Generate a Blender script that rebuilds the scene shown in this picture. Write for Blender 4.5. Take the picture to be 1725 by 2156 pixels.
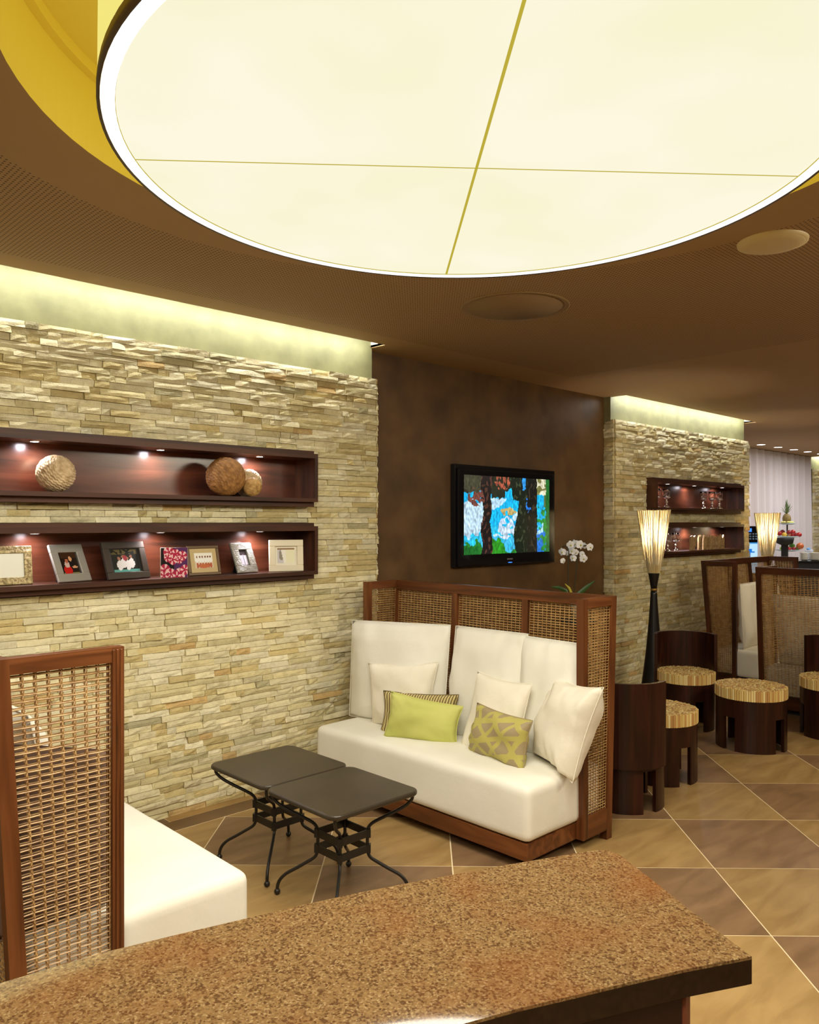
import bpy, bmesh, math, random
from math import sin, cos, pi, sqrt, atan2, radians as RD
from mathutils import Vector, Matrix, noise
R = random.Random(7)
SC = bpy.context.scene
for o in list(bpy.data.objects): bpy.data.objects.remove(o)
COL = SC.collection

# ------------------------------------------------------------------ camera
FPX = 1682.65; EYE = 1.58555; ANG = pi/4 + 0.016109
cd = bpy.data.cameras.new('camera'); cam = bpy.data.objects.new('camera', cd); COL.objects.link(cam)
cd.sensor_fit = 'HORIZONTAL'; cd.sensor_width = 36.0; cd.lens = FPX/1725*36
cd.shift_y = (1099.28-1078)/1725; cd.clip_start = .02; cd.clip_end = 60
cam.location = (0, 0, EYE); cam.rotation_euler = (pi/2, 0, ANG-pi/2)
SC.camera = cam
def depth_of(x, y): return x*cos(ANG)+y*sin(ANG)
def cw(r, Z, z=0.0): return Vector((Z*cos(ANG)+r*sin(ANG), Z*sin(ANG)-r*cos(ANG), z))

# ------------------------------------------------------------------ world, exposure
W = bpy.data.worlds.new('world'); SC.world = W; W.use_nodes = True
bg = W.node_tree.nodes['Background']; bg.inputs[0].default_value = (1.0, .86, .62, 1); bg.inputs[1].default_value = 0.32
SC.view_settings.view_transform = 'Standard'; SC.view_settings.look = 'None'
SC.view_settings.exposure = 0; SC.view_settings.gamma = 1; SC.view_settings.use_curve_mapping = False

# ------------------------------------------------------------------ lights
WARM = (1.0, .90, .66)
def light(name, kind, loc, energy, color=WARM, rot=(0, 0, 0), **kw):
    l = bpy.data.lights.new(name, kind); l.energy = energy; l.color = color
    for k, v in kw.items(): setattr(l, k, v)
    o = bpy.data.objects.new(name, l); COL.objects.link(o); o.location = loc; o.rotation_euler = rot
    return o
LC = Vector((1.685, 1.476, EYE+1.0)); LR = .987      # the drum pendant: centre of its bottom ring
light('pendant_light', 'AREA', (LC.x, LC.y, LC.z-.03), 74, (1, .96, .83), (-.013, .014, 0), shape='DISK', size=1.86)
light('slot_light', 'AREA', (1.0, 3.90, 2.80), 22, (.98, 1.0, .95), (RD(14), 0, 0), shape='RECTANGLE', size=5.0, size_y=.05)
light('slot_light', 'AREA', (7.96, 3.90, 2.80), 12, (.98, 1.0, .95), (RD(14), 0, 0), shape='RECTANGLE', size=2.8, size_y=.05)
light('slot_light', 'AREA', (16.2, 5.15, 2.80), 9, (.97, 1.0, .78), (RD(38), 0, 0), shape='RECTANGLE', size=2.0, size_y=.05)
light('room_fill', 'AREA', (-.6, -1.2, 2.70), 46, (1, .88, .64), (0, 0, 0), shape='DISK', size=1.6)      # added fill behind the camera, an unseen source without fixture
light('wall_fill', 'AREA', (-.5, .2, 2.68), 52, (1, .93, .76), (RD(50), 0, RD(-28)), shape='RECTANGLE', size=1.6, size_y=.5)  # added off-frame fill that brightens the near stone wall
light('wall_fill', 'AREA', (4.6, -.6, 2.68), 84, (1, .91, .70), (RD(42), 0, RD(-14)), shape='RECTANGLE', size=1.6, size_y=.5)  # added unseen fill aimed at the middle stone wall
light('room_fill', 'AREA', (7.6, 1.2, 2.70), 26, (1, .86, .6), (0, 0, 0), shape='DISK', size=1.2)  # added ceiling fill over the second alcove, no fixture
light('buffet_fill', 'AREA', (12.9, 3.9, 2.70), 68, (1, .98, 1.0), (0, 0, 0), shape='RECTANGLE', size=3.5, size_y=1.0)  # added ceiling fill to lift the curtain and buffet

# ------------------------------------------------------------------ materials
def lin(c): return tuple(((v/255)/12.92 if v/255 <= .04045 else ((v/255+.055)/1.055)**2.4) for v in c)+(1,)
class NT:
    def __init__(s, name):
        s.m = bpy.data.materials.new(name); s.m.use_nodes = True; s.t = s.m.node_tree; s.b = s.t.nodes['Principled BSDF']
        s.out = s.t.nodes['Material Output']
    def n(s, typ, **kw):
        x = s.t.nodes.new(typ)
        for k, v in kw.items():
            if k in x.inputs: x.inputs[k].default_value = v
            else: setattr(x, k, v)
        return x
    def l(s, a, b): s.t.links.new(a, b)
    def coord(s, kind='Object', scale=(1, 1, 1)):
        c = s.n('ShaderNodeTexCoord'); m = s.n('ShaderNodeMapping'); s.l(c.outputs[kind], m.inputs[0]); m.inputs['Scale'].default_value = scale
        return m.outputs[0]
    def ramp(s, fac, stops):
        r = s.n('ShaderNodeValToRGB'); e = r.color_ramp.elements
        while len(e) < len(stops): e.new(.5)
        for i, (p, c) in enumerate(stops): e[i].position = p; e[i].color = c
        s.l(fac, r.inputs[0]); return r.outputs[0]
    def bump(s, h, strength=.3, dist=.01):
        b = s.n('ShaderNodeBump', Strength=strength, Distance=dist); s.l(h, b.inputs['Height']); s.l(b.outputs[0], s.b.inputs['Normal'])
    def math(s, op, a, b=None):
        x = s.n('ShaderNodeMath', operation=op)
        for i, v in enumerate((a, b)):
            if v is None: continue
            if isinstance(v, (int, float)): x.inputs[i].default_value = v
            else: s.l(v, x.inputs[i])
        return x.outputs[0]
    def mix(s, fac, a, b, mode='MIX'):
        x = s.n('ShaderNodeMix', data_type='RGBA', blend_type=mode)
        for i, v in ((0, fac), (6, a), (7, b)):
            if isinstance(v, (int, float, tuple)): x.inputs[i].default_value = v
            else: s.l(v, x.inputs[i])
        return x.outputs[2]
def basic(name, col, rough=.6, metal=0, spec=.5, coat=0):
    m = NT(name); m.b.inputs['Base Color'].default_value = col if len(col) == 4 else (*col, 1)
    m.b.inputs['Roughness'].default_value = rough; m.b.inputs['Metallic'].default_value = metal
    m.b.inputs['Specular IOR Level'].default_value = spec; m.b.inputs['Coat Weight'].default_value = coat
    return m
def emis(name, col, k):
    m = NT(name); m.b.inputs['Base Color'].default_value = (0, 0, 0, 1); m.b.inputs['Roughness'].default_value = 1
    m.b.inputs['Specular IOR Level'].default_value = 0
    m.b.inputs['Emission Color'].default_value = col; m.b.inputs['Emission Strength'].default_value = k
    return m
def noisy(name, c1, c2, scale, rough=.6, bump=.2, bscale=None, bdist=.004, detail=5, stretch=(1, 1, 1), spec=.5, lo=.3, hi=.7):
    m = NT(name); v = m.coord('Object', stretch)
    t = m.n('ShaderNodeTexNoise', Scale=scale, Detail=detail); m.l(v, t.inputs['Vector'])
    m.l(m.ramp(t.outputs[0], [(lo, c1), (hi, c2)]), m.b.inputs['Base Color'])
    m.b.inputs['Roughness'].default_value = rough; m.b.inputs['Specular IOR Level'].default_value = spec
    if bump:
        t2 = m.n('ShaderNodeTexNoise', Scale=bscale or scale*4, Detail=4); m.l(v, t2.inputs['Vector']); m.bump(t2.outputs[0], bump, bdist)
    return m
def wood(name, c1, c2, c3, axis, rough=.38, scale=14, spec=.4):
    st = {'x': (.09, 1, 1), 'y': (1, .09, 1), 'z': (1, 1, .09)}[axis]
    m = NT(name); v = m.coord('Object', st)
    oi = m.n('ShaderNodeObjectInfo'); ad = m.n('ShaderNodeVectorMath', operation='ADD'); m.l(v, ad.inputs[0])
    cb = m.n('ShaderNodeCombineXYZ'); q = m.math('MULTIPLY', oi.outputs['Random'], 7.0)
    for i in range(3): m.l(q, cb.inputs[i])
    m.l(cb.outputs[0], ad.inputs[1])
    t = m.n('ShaderNodeTexNoise', Scale=scale, Detail=6, Distortion=1.2); m.l(ad.outputs[0], t.inputs['Vector'])
    m.l(m.ramp(t.outputs[0], [(.3, c1), (.5, c2), (.72, c3)]), m.b.inputs['Base Color'])
    m.b.inputs['Roughness'].default_value = rough; m.b.inputs['Specular IOR Level'].default_value = spec
    m.bump(t.outputs[0], .08, .002)
    return m
M = {}
for ax in 'xyz':
    M['teak_'+ax] = wood('teak wood '+ax, lin((64, 35, 14)), lin((100, 55, 25)), lin((128, 76, 40)), ax)
    M['wenge_'+ax] = wood('dark shelf wood '+ax, lin((46, 24, 14)), lin((70, 38, 22)), lin((88, 50, 28)), ax, .42, 11)
    M['dteak_'+ax] = wood('dark stained wood '+ax, lin((50, 24, 10)), lin((72, 36, 16)), lin((92, 48, 22)), ax)
M['bwood'] = wood('dark barrel wood', lin((32, 13, 8)), lin((46, 20, 12)), lin((60, 28, 16)), 'z', .32, 16, .4)
m = NT('stone'); at = m.n('ShaderNodeAttribute', attribute_name='tint'); v = m.coord('Object', (1, 1, 1))
t = m.n('ShaderNodeTexNoise', Scale=26, Detail=7, Distortion=.8); m.l(v, t.inputs['Vector'])
t3 = m.n('ShaderNodeTexNoise', Scale=9, Detail=3); m.l(v, t3.inputs['Vector'])
c = m.mix(.85, at.outputs['Color'], m.ramp(t.outputs[0], [(.25, (.74, .70, .60, 1)), (.45, (.98, .97, .93, 1)), (.75, (1.12, 1.10, 1.05, 1))]), 'MULTIPLY')
c = m.mix(m.ramp(t3.outputs[0], [(.6, (0, 0, 0, 1)), (.78, (.55, .55, .55, 1))]), c, lin((172, 150, 100)))
m.l(c, m.b.inputs['Base Color']); m.b.inputs['Roughness'].default_value = .72
t2 = m.n('ShaderNodeTexNoise', Scale=55, Detail=6, Distortion=1.5); m.l(v, t2.inputs['Vector'])
m.bump(t2.outputs[0], .7, .006); M['stone'] = m
M['mortar'] = basic('stone backing', lin((120, 104, 70)), .9)
M['plaster'] = noisy('grey green plaster', lin((126, 124, 88)), lin((152, 149, 108)), 7, .55, .1)
M['brown_wall'] = noisy('brown stucco wall', lin((80, 56, 30)), lin((108, 78, 44)), 5, .5, .15, 30, .002, 8)
M['endwall'] = basic('brown wall return', lin((70, 48, 30)), .7)
M['roomwall'] = basic('room wall', lin((150, 128, 92)), .8)
M['recess'] = basic('gold recess paint', lin((240, 216, 104)), .6)
M['white_em'] = emis('bright slot glow', (1, .99, .84, 1), 6.0)
# perforated ceiling
m = NT('perforated ceiling'); g = m.n('ShaderNodeNewGeometry'); sp = m.n('ShaderNodeSeparateXYZ'); m.l(g.outputs['Position'], sp.inputs[0])
def cell(o):
    f = m.math('FRACT', m.math('DIVIDE', o, .018)); return m.math('POWER', m.math('SUBTRACT', f, .5), 2)
d2 = m.math('ADD', cell(sp.outputs[0]), cell(sp.outputs[1]))
hole = m.math('LESS_THAN', d2, .055)
rx = m.math('POWER', m.math('SUBTRACT', sp.outputs[0], 1.726), 2); ry = m.math('POWER', m.math('SUBTRACT', sp.outputs[1], 1.456), 2)
rin = m.math('GREATER_THAN', m.math('ADD', rx, ry), 2.4); yin = m.math('LESS_THAN', sp.outputs[1], 3.715)
hole = m.math('MULTIPLY', m.math('MULTIPLY', hole, rin), m.math('MULTIPLY', yin, m.math('LESS_THAN', sp.outputs[0], 5.4)))
m.l(m.mix(hole, lin((168, 136, 96)), lin((84, 60, 36))), m.b.inputs['Base Color']); m.b.inputs['Roughness'].default_value = .75
M['ceiling'] = m
# floor tiles (per object random)
def tile(name, c1, c2):
    m = NT(name); v = m.coord('Object', (1.1, 4, 1)); oi = m.n('ShaderNodeObjectInfo')
    ad = m.n('ShaderNodeVectorMath', operation='ADD'); m.l(v, ad.inputs[0]); m.l(oi.outputs['Location'], ad.inputs[1])
    t = m.n('ShaderNodeTexNoise', Scale=3.2, Detail=8, Distortion=.6); m.l(ad.outputs[0], t.inputs['Vector'])
    c = m.ramp(t.outputs[0], [(.32, c1), (.68, c2)])
    k = m.math('ADD', m.math('MULTIPLY', oi.outputs['Random'], .16), .92)
    cc = m.n('ShaderNodeCombineColor')
    for i in range(3): m.l(k, cc.inputs[i])
    m.l(m.mix(1.0, c, cc.outputs[0], 'MULTIPLY'), m.b.inputs['Base Color'])
    m.b.inputs['Roughness'].default_value = .34; m.b.inputs['Specular IOR Level'].default_value = .35; m.bump(t.outputs[0], .06, .002)
    return m
M['tile_l'] = tile('light floor tile', lin((150, 118, 72)), lin((174, 142, 92)))
M['tile_d'] = tile('dark floor tile', lin((118, 90, 62)), lin((144, 112, 80)))
M['grout'] = basic('grout', lin((236, 216, 176)), .8)
M['plank'] = noisy('border tile', lin((104, 76, 46)), lin((122, 92, 58)), 6, .4, 0)
M['plank2'] = noisy('pale border tile', lin((160, 126, 76)), lin((176, 142, 90)), 6, .4, 0)
m = noisy('white cotton', lin((228, 223, 208)), lin((236, 232, 220)), 3, .9, .25, 9, .012, 3); M['cotton'] = m
M['cotton2'] = noisy('cream cotton', lin((230, 222, 202)), lin((238, 231, 214)), 3, .9, .35, 14, .01, 3)
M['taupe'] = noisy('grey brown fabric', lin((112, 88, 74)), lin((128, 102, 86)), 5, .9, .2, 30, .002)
M['green'] = noisy('lime green fabric', lin((190, 192, 100)), lin((206, 206, 118)), 5, .85, .2, 40, .002)
def striped():
    m = NT('striped fabric'); v = m.coord('UV'); w = m.n('ShaderNodeTexWave', Scale=9.0, Distortion=1.5); w.wave_type = 'BANDS'
    w.inputs['Detail'].default_value = 1; m.l(v, w.inputs['Vector'])
    m.l(m.ramp(w.outputs[0], [(.35, lin((110, 92, 52))), (.6, lin((206, 188, 128)))]), m.b.inputs['Base Color']); m.b.inputs['Roughness'].default_value = .85
    return m
M['striped'] = striped()
def leafy():
    m = NT('leaf pattern fabric'); v = m.coord('UV')
    fac = None
    for rot, sc, ds in ((.5, 2.4, 4), (-.5, 2.0, 5), (1.2, 1.5, 3)):
        mp = m.n('ShaderNodeMapping'); mp.inputs['Rotation'].default_value = (0, 0, rot); mp.inputs['Location'].default_value = (rot, rot*2, 0); m.l(v, mp.inputs[0])
        w = m.n('ShaderNodeTexWave', Scale=sc*.55, Distortion=ds); w.inputs['Detail'].default_value = 1; w.inputs['Detail Scale'].default_value = .8; m.l(mp.outputs[0], w.inputs['Vector'])
        f = m.math('GREATER_THAN', w.outputs[0], .84); fac = f if fac is None else m.math('MAXIMUM', fac, f)
    m.l(m.mix(fac, lin((160, 143, 106)), lin((184, 174, 92))), m.b.inputs['Base Color']); m.b.inputs['Roughness'].default_value = .6
    return m
M['leafy'] = leafy()
M['cane'] = noisy('rattan cane', lin((150, 110, 62)), lin((204, 166, 108)), 30, .45, 0)
M['canevert'] = M['cane']
M['black_metal'] = noisy('black painted iron', lin((22, 19, 16)), lin((30, 26, 21)), 20, .38, .1)
M['table_top'] = noisy('dark bronze table top', lin((46, 37, 26)), lin((58, 47, 33)), 6, .36, .1, 60, .001)
# granite
m = NT('brown granite'); v = m.coord('Object')
v1 = m.n('ShaderNodeTexVoronoi', Scale=430); m.l(v, v1.inputs['Vector']); v2 = m.n('ShaderNodeTexVoronoi', Scale=340); m.l(v, v2.inputs['Vector'])
n2 = m.n('ShaderNodeTexNoise', Scale=7, Detail=4); m.l(v, n2.inputs['Vector']); n3 = m.n('ShaderNodeTexNoise', Scale=60, Detail=3); m.l(v, n3.inputs['Vector'])
sepc = m.n('ShaderNodeSeparateColor'); m.l(v1.outputs['Color'], sepc.inputs[0]); sep2 = m.n('ShaderNodeSeparateColor'); m.l(v2.outputs['Color'], sep2.inputs[0])
base = m.ramp(sepc.outputs[0], [(.0, lin((98, 74, 46))), (.35, lin((134, 106, 68))), (.7, lin((114, 86, 54))), (1, lin((154, 130, 92)))])
dark = m.ramp(m.math('ADD', m.math('MULTIPLY', sep2.outputs[1], .7), m.math('MULTIPLY', n3.outputs[0], .5)), [(.74, (0, 0, 0, 1)), (.84, (.8, .8, .8, 1))])
c = m.mix(dark, base, lin((74, 48, 30)))
c = m.mix(m.ramp(n2.outputs[0], [(.45, (0, 0, 0, 1)), (.72, (.5, .5, .5, 1))]), c, lin((120, 68, 32)))
m.l(c, m.b.inputs['Base Color']); m.b.inputs['Roughness'].default_value = .04; m.b.inputs['Specular IOR Level'].default_value = .8
M['granite'] = m
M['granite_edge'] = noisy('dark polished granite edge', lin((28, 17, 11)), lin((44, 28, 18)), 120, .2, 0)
M['lacquer'] = basic('dark counter panel', lin((40, 20, 16)), .35)
M['redwood'] = basic('reddish trim', lin((120, 66, 46)), .4)
M['tv_black'] = basic('gloss black plastic', (.008, .008, .01), .12, 0, .5)
M['gold'] = basic('gold paint', lin((170, 130, 60)), .4, .6)
M['chrome'] = basic('chrome', (.85, .83, .84), .12, 1)
m = basic('clear glass', (1, 1, 1), .02); m.b.inputs['Transmission Weight'].default_value = 1; m.b.inputs['IOR'].default_value = 1.45; M['glass'] = m
M['silver'] = basic('brushed silver', lin((190, 186, 176)), .35, .6)
M['pewter'] = basic('dark pewter', lin((92, 84, 76)), .28, .6)
M['bronze'] = basic('bronze frame', lin((104, 82, 58)), .4, .3)
M['champ'] = basic('champagne frame', lin((226, 216, 190)), .4, .2)
M['mat'] = basic('cream mat board', lin((232, 226, 208)), .8)
M['mat2'] = basic('beige mat board', lin((196, 172, 124)), .8)
M['black'] = basic('black backing', (.01, .009, .008), .6)
M['pebble'] = noisy('pebbled gold', lin((120, 96, 44)), lin((226, 206, 150)), 90, .35, 1, 90, .01, 2)
M['wicker'] = noisy('woven wicker', lin((150, 110, 56)), lin((212, 172, 108)), 40, .6, .3, 120, .002)
M['grille'] = noisy('speaker grille', lin((140, 112, 78)), lin((148, 120, 84)), 120, .7, .4, 300, .002)
M['cream'] = basic('cream plastic', lin((214, 194, 146)), .5)
M['petal'] = basic('white petal', (.92, .92, .95), .6); M['petal_y'] = basic('yellow flower lip', lin((190, 180, 60)), .6)
M['leaf'] = basic('green leaf', lin((50, 84, 30)), .4); M['stem'] = basic('dark green stem', lin((48, 50, 26)), .5)
M['curtain'] = basic('white curtain', lin((226, 218, 216)), .9)
m = NT('attribute colour'); a_ = m.n('ShaderNodeAttribute', attribute_name='tint'); m.l(a_.outputs['Color'], m.b.inputs['Base Color']); m.b.inputs['Roughness'].default_value = .55; M['attr'] = m
m = NT('print'); a_ = m.n('ShaderNodeAttribute', attribute_name='tint'); m.l(a_.outputs['Color'], m.b.inputs['Base Color']); m.b.inputs['Roughness'].default_value = .25; M['print'] = m
m = NT('lit screen'); a_ = m.n('ShaderNodeAttribute', attribute_name='tint'); m.b.inputs['Base Color'].default_value = (0, 0, 0, 1); m.l(a_.outputs['Color'], m.b.inputs['Emission Color']); m.b.inputs['Emission Strength'].default_value = 1.0; m.b.inputs['Roughness'].default_value = .3; M['screen'] = m
M['led'] = emis('small spotlight lens', (1, .96, 1, 1), 6); M['blue'] = emis('blue indicator', (.05, .25, 1, 1), 1.5)

# ------------------------------------------------------------------ object helpers
def link(o, parent=None):
    COL.objects.link(o)
    if parent: o.parent = parent
    return o
def tag(o, label=None, cat=None, group=None, kind=None):
    if label: o['label'] = label
    if cat: o['category'] = cat
    if group: o['group'] = group
    if kind: o['kind'] = kind
    return o
def thing(name, loc, label, cat, rz=0, group=None):
    o = bpy.data.objects.new(name, None); o.empty_display_size = .1; link(o); o.location = loc; o.rotation_euler = (0, 0, rz)
    return tag(o, label, cat, group)
class MB:
    def __init__(s): s.v = []; s.f = []; s.c = []; s.sm = []; s.uv = None
    def add(s, vs, fs, col=None, smooth=False, mat=None):
        b = len(s.v); s.v += [tuple(mat @ Vector(p)) if mat else tuple(p) for p in vs]
        for f in fs: s.f.append(tuple(b+i for i in f)); s.c.append(col); s.sm.append(smooth)
        return s
    def box(s, a, b, col=None, mat=None):
        x0, y0, z0 = a; x1, y1, z1 = b
        if x0 > x1: x0, x1 = x1, x0
        if y0 > y1: y0, y1 = y1, y0
        if z0 > z1: z0, z1 = z1, z0
        return s.add([(x0, y0, z0), (x1, y0, z0), (x1, y1, z0), (x0, y1, z0), (x0, y0, z1), (x1, y0, z1), (x1, y1, z1), (x0, y1, z1)],
                     [(0, 3, 2, 1), (4, 5, 6, 7), (0, 1, 5, 4), (1, 2, 6, 5), (2, 3, 7, 6), (3, 0, 4, 7)], col, False, mat)
    def hexa(s, p, col=None):   # 8 points: bottom 4 ccw, top 4 ccw
        return s.add(p, [(0, 3, 2, 1), (4, 5, 6, 7), (0, 1, 5, 4), (1, 2, 6, 5), (2, 3, 7, 6), (3, 0, 4, 7)], col)
    def tube(s, pts, r, n=8, col=None, caps=True, smooth=True, upv=None):
        pts = [Vector(p) for p in pts]; rs = r if isinstance(r, (list, tuple)) else [r]*len(pts); vs = []; fs = []
        up = Vector((0, 0, 1))
        d0 = (pts[-1]-pts[0]).normalized() if (pts[-1]-pts[0]).length > 1e-6 else Vector((1, 0, 0))
        if abs(d0.z) > .9: up = Vector((1, 0, 0))
        if upv is not None: up = upv
        for i, p in enumerate(pts):
            d = (pts[min(i+1, len(pts)-1)]-pts[max(i-1, 0)]).normalized(); a = d.cross(up)
            if a.length < 1e-4: a = d.cross(Vector((0, 1, 0)))
            a.normalize(); b = d.cross(a)
            for k in range(n):
                t = 2*pi*k/n; vs.append(p+(a*cos(t)+b*sin(t))*rs[i])
        for i in range(len(pts)-1):
            for k in range(n): fs.append((i*n+k, i*n+(k+1) % n, (i+1)*n+(k+1) % n, (i+1)*n+k))
        if caps: fs.append(tuple(range(n-1, -1, -1))); fs.append(tuple((len(pts)-1)*n+k for k in range(n)))
        return s.add(vs, fs, col, smooth)
    def lathe(s, prof, n=24, c=(0, 0, 0), col=None, caps=True, smooth=True):
        vs = []; fs = []
        for r, z in prof:
            for k in range(n): vs.append((c[0]+r*cos(2*pi*k/n), c[1]+r*sin(2*pi*k/n), c[2]+z))
        for i in range(len(prof)-1):
            for k in range(n): fs.append((i*n+k, i*n+(k+1) % n, (i+1)*n+(k+1) % n, (i+1)*n+k))
        if caps:
            if prof[0][0] > 1e-5: fs.append(tuple(range(n-1, -1, -1)))
            if prof[-1][0] > 1e-5: fs.append(tuple((len(prof)-1)*n+k for k in range(n)))
        return s.add(vs, fs, col, smooth)
    def arc(s, r0, r1, a0, a1, z0, z1, n=12, col=None):      # curved slab
        vs = []; fs = []
        for i in range(n+1):
            t = a0+(a1-a0)*i/n
            vs += [(r0*cos(t), r0*sin(t), z0), (r1*cos(t), r1*sin(t), z0), (r1*cos(t), r1*sin(t), z1), (r0*cos(t), r0*sin(t), z1)]
        for i in range(n):
            b = i*4; c = b+4
            fs += [(b, b+1, c+1, c), (b+1, b+2, c+2, c+1), (b+2, b+3, c+3, c+2), (b+3, b, c, c+3)]
        fs += [(0, 3, 2, 1), (n*4, n*4+1, n*4+2, n*4+3)]
        return s.add(vs, fs, col)
    def sphere(s, c, r, n=12, m=8, col=None, sc=(1, 1, 1)):
        vs = []; fs = []
        for i in range(m+1):
            ph = pi*i/m
            for k in range(n): vs.append((c[0]+r*sc[0]*sin(ph)*cos(2*pi*k/n), c[1]+r*sc[1]*sin(ph)*sin(2*pi*k/n), c[2]+r*sc[2]*cos(ph)))
        for i in range(m):
            for k in range(n): fs.append((i*n+k, (i+1)*n+k, (i+1)*n+(k+1) % n, i*n+(k+1) % n))
        return s.add(vs, fs, col, True)
    def mesh(s, name):
        me = bpy.data.meshes.new(name); me.from_pydata(s.v, [], s.f)
        me.polygons.foreach_set('use_smooth', s.sm)
        if any(c is not None for c in s.c):
            at = me.color_attributes.new('tint', 'FLOAT_COLOR', 'CORNER'); buf = []
            for f, c in zip(s.f, s.c):
                c = c or (.5, .5, .5)
                for _ in f: buf += [c[0], c[1], c[2], 1]
            at.data.foreach_set('color', buf)
        if s.uv:
            ul = me.uv_layers.new(name='UVMap'); buf = []
            for f in s.f:
                for i in f: buf += list(s.uv[i])
            ul.data.foreach_set('uv', buf)
        me.update(); return me
    def obj(s, name, mat, parent=None, bevel=0, seg=2):
        me = s.mesh(name); me.materials.append(M[mat].m if isinstance(mat, str) else mat.m)
        if bevel:
            bm = bmesh.new(); bm.from_mesh(me); bmesh.ops.bevel(bm, geom=list(bm.edges), offset=bevel, segments=seg, profile=.6, affect='EDGES'); bm.to_mesh(me); bm.free()
        return link(bpy.data.objects.new(name, me), parent)
def box(name, a, b, mat, parent=None, bevel=0): return MB().box(a, b).obj(name, mat, parent, bevel)
def struct(o): o['kind'] = 'structure'; return o
def mesh_copy(src, parent=None, **kw):
    c = src.copy(); COL.objects.link(c)
    c.parent = parent; return c
def copy_tree(o, loc=None, rz=None, label=None):
    r = o.copy(); COL.objects.link(r)
    if loc is not None: r.location = loc
    if rz is not None: r.rotation_euler = (0, 0, rz)
    if label: r['label'] = label
    for ch in list(o.children):
        c = ch.copy(); COL.objects.link(c); c.parent = r; c.matrix_parent_inverse = ch.matrix_parent_inverse.copy()
        for g in list(ch.children):
            d = g.copy(); COL.objects.link(d); d.parent = c; d.matrix_parent_inverse = g.matrix_parent_inverse.copy()
    return r

# ------------------------------------------------------------------ room shell
CZ = 2.75
ROOM = (-4.0, -4.5, 17.4, 5.45)
fl = struct(box('floor', (ROOM[0], ROOM[1], -.12), (ROOM[2], ROOM[3], -.0012), 'grout'))
# diagonal tiles, 0.6 m
S2 = sqrt(.5); OX, OY, TS = 1.33835, 3.68588, .6
def t2w(tx, ty): return ((tx+ty)*S2, (-tx+ty)*S2)
def clip(poly, ymax):
    out = []
    for i in range(len(poly)):
        a, b = poly[i], poly[(i+1) % len(poly)]
        if a[1] <= ymax: out.append(a)
        if (a[1] <= ymax) != (b[1] <= ymax):
            t = (ymax-a[1])/(b[1]-a[1]); out.append((a[0]+t*(b[0]-a[0]), ymax))
    return out
nt = 0; full = {}
cands = []
for i in range(-16, 22):
    for j in range(-14, 18):
        g = .0030
        pl = [t2w(OX+(i+a)*TS+(g if a == 0 else -g), OY+(j+b)*TS+(g if b == 0 else -g)) for a, b in ((0, 0), (1, 0), (1, 1), (0, 1))]
        cx = sum(p[0] for p in pl)/4; cy = sum(p[1] for p in pl)/4
        if cx < -1.2 or cx > 11 or cy < -2.2 or cy > 4.2: continue
        cands.append((depth_of(cx, cy), i, j, pl, cx, cy))
cands.sort()
for d, i, j, pl, cx, cy in cands[:296]:
    dark = (i+j) % 2 == 0
    q = clip(pl, 3.782)
    if len(q) < 3: continue
    fulltile = len(q) == 4 and all(p[1] <= 3.782 for p in pl)
    if fulltile and dark in full: me = full[dark]
    else:
        if not fulltile: cx2, cy2 = cx, cy
        n = len(q); vs = [(x-cx, y-cy, -.012) for x, y in q]+[(x-cx, y-cy, 0) for x, y in q]
        mb = MB().add(vs, [tuple(range(n-1, -1, -1)), tuple(range(n, 2*n))]+[(k, (k+1) % n, n+(k+1) % n, n+k) for k in range(n)])
        me = mb.mesh('tile'); me.materials.append(M['tile_d' if dark else 'tile_l'].m)
        if fulltile: full[dark] = me
    o = link(bpy.data.objects.new('tile', me), fl); o.location = (cx, cy, 0)
x = -1.0
while x < 10:
    w = .9; box('plank', (x+.002, 3.789, -.012), (x+w-.002, 3.917, 0), 'plank', fl)
    a = x+.33; box('plank', (x+.002, 3.921, -.012), (a-.002, 4.0, 0), 'plank', fl); box('plank', (a+.002, 3.921, -.012), (x+w-.002, 4.0, 0), 'plank2', fl)
    x += w
# ceiling with the round recess and light slots
CC = (1.726, 1.456); CR = 1.267
mb = MB(); x0, y0, x1, y1 = ROOM[0], ROOM[1], ROOM[2], 3.885
angs = sorted([2*pi*k/96 for k in range(96)]+[atan2(yy-CC[1], xx-CC[0]) % (2*pi) for xx in (x0, x1) for yy in (y0, y1)])
inn = []; out = []
for t in angs:
    c, s = cos(t), sin(t); inn.append((CC[0]+CR*c, CC[1]+CR*s, CZ))
    k = min([(x1-CC[0])/c if c > 1e-9 else 1e9, (x0-CC[0])/c if c < -1e-9 else 1e9, (y1-CC[1])/s if s > 1e-9 else 1e9, (y0-CC[1])/s if s < -1e-9 else 1e9])
    out.append((CC[0]+k*c, CC[1]+k*s, CZ))
n = len(angs); mb.add(inn+out, [(k, (k+1) % n, n+(k+1) % n, n+k) for k in range(n)])
for a, b in (((3.54, 3.885), (6.53, 4.3)), ((9.40, 3.885), (17.4, 5.10)), ((9.40, 5.10), (15.12, 5.45))):
    mb.box((a[0], a[1], CZ), (b[0], b[1], CZ+.02))
ce = struct(mb.obj('ceiling', 'ceiling'))
struct(MB().box((ROOM[0]-.1, ROOM[1]-.1, 3.10), (ROOM[2]+.1, ROOM[3]+.1, 3.16)).obj('ceiling', 'ceiling'))
mb = MB().lathe([(CR, 0), (CR, .235), (CR-.028, .235), (CR-.028, .27), (CR-.34, .27), (.01, .27)], 96, (CC[0], CC[1], CZ), caps=False, smooth=False)
struct(mb.obj('trim_1', 'recess'))
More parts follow.
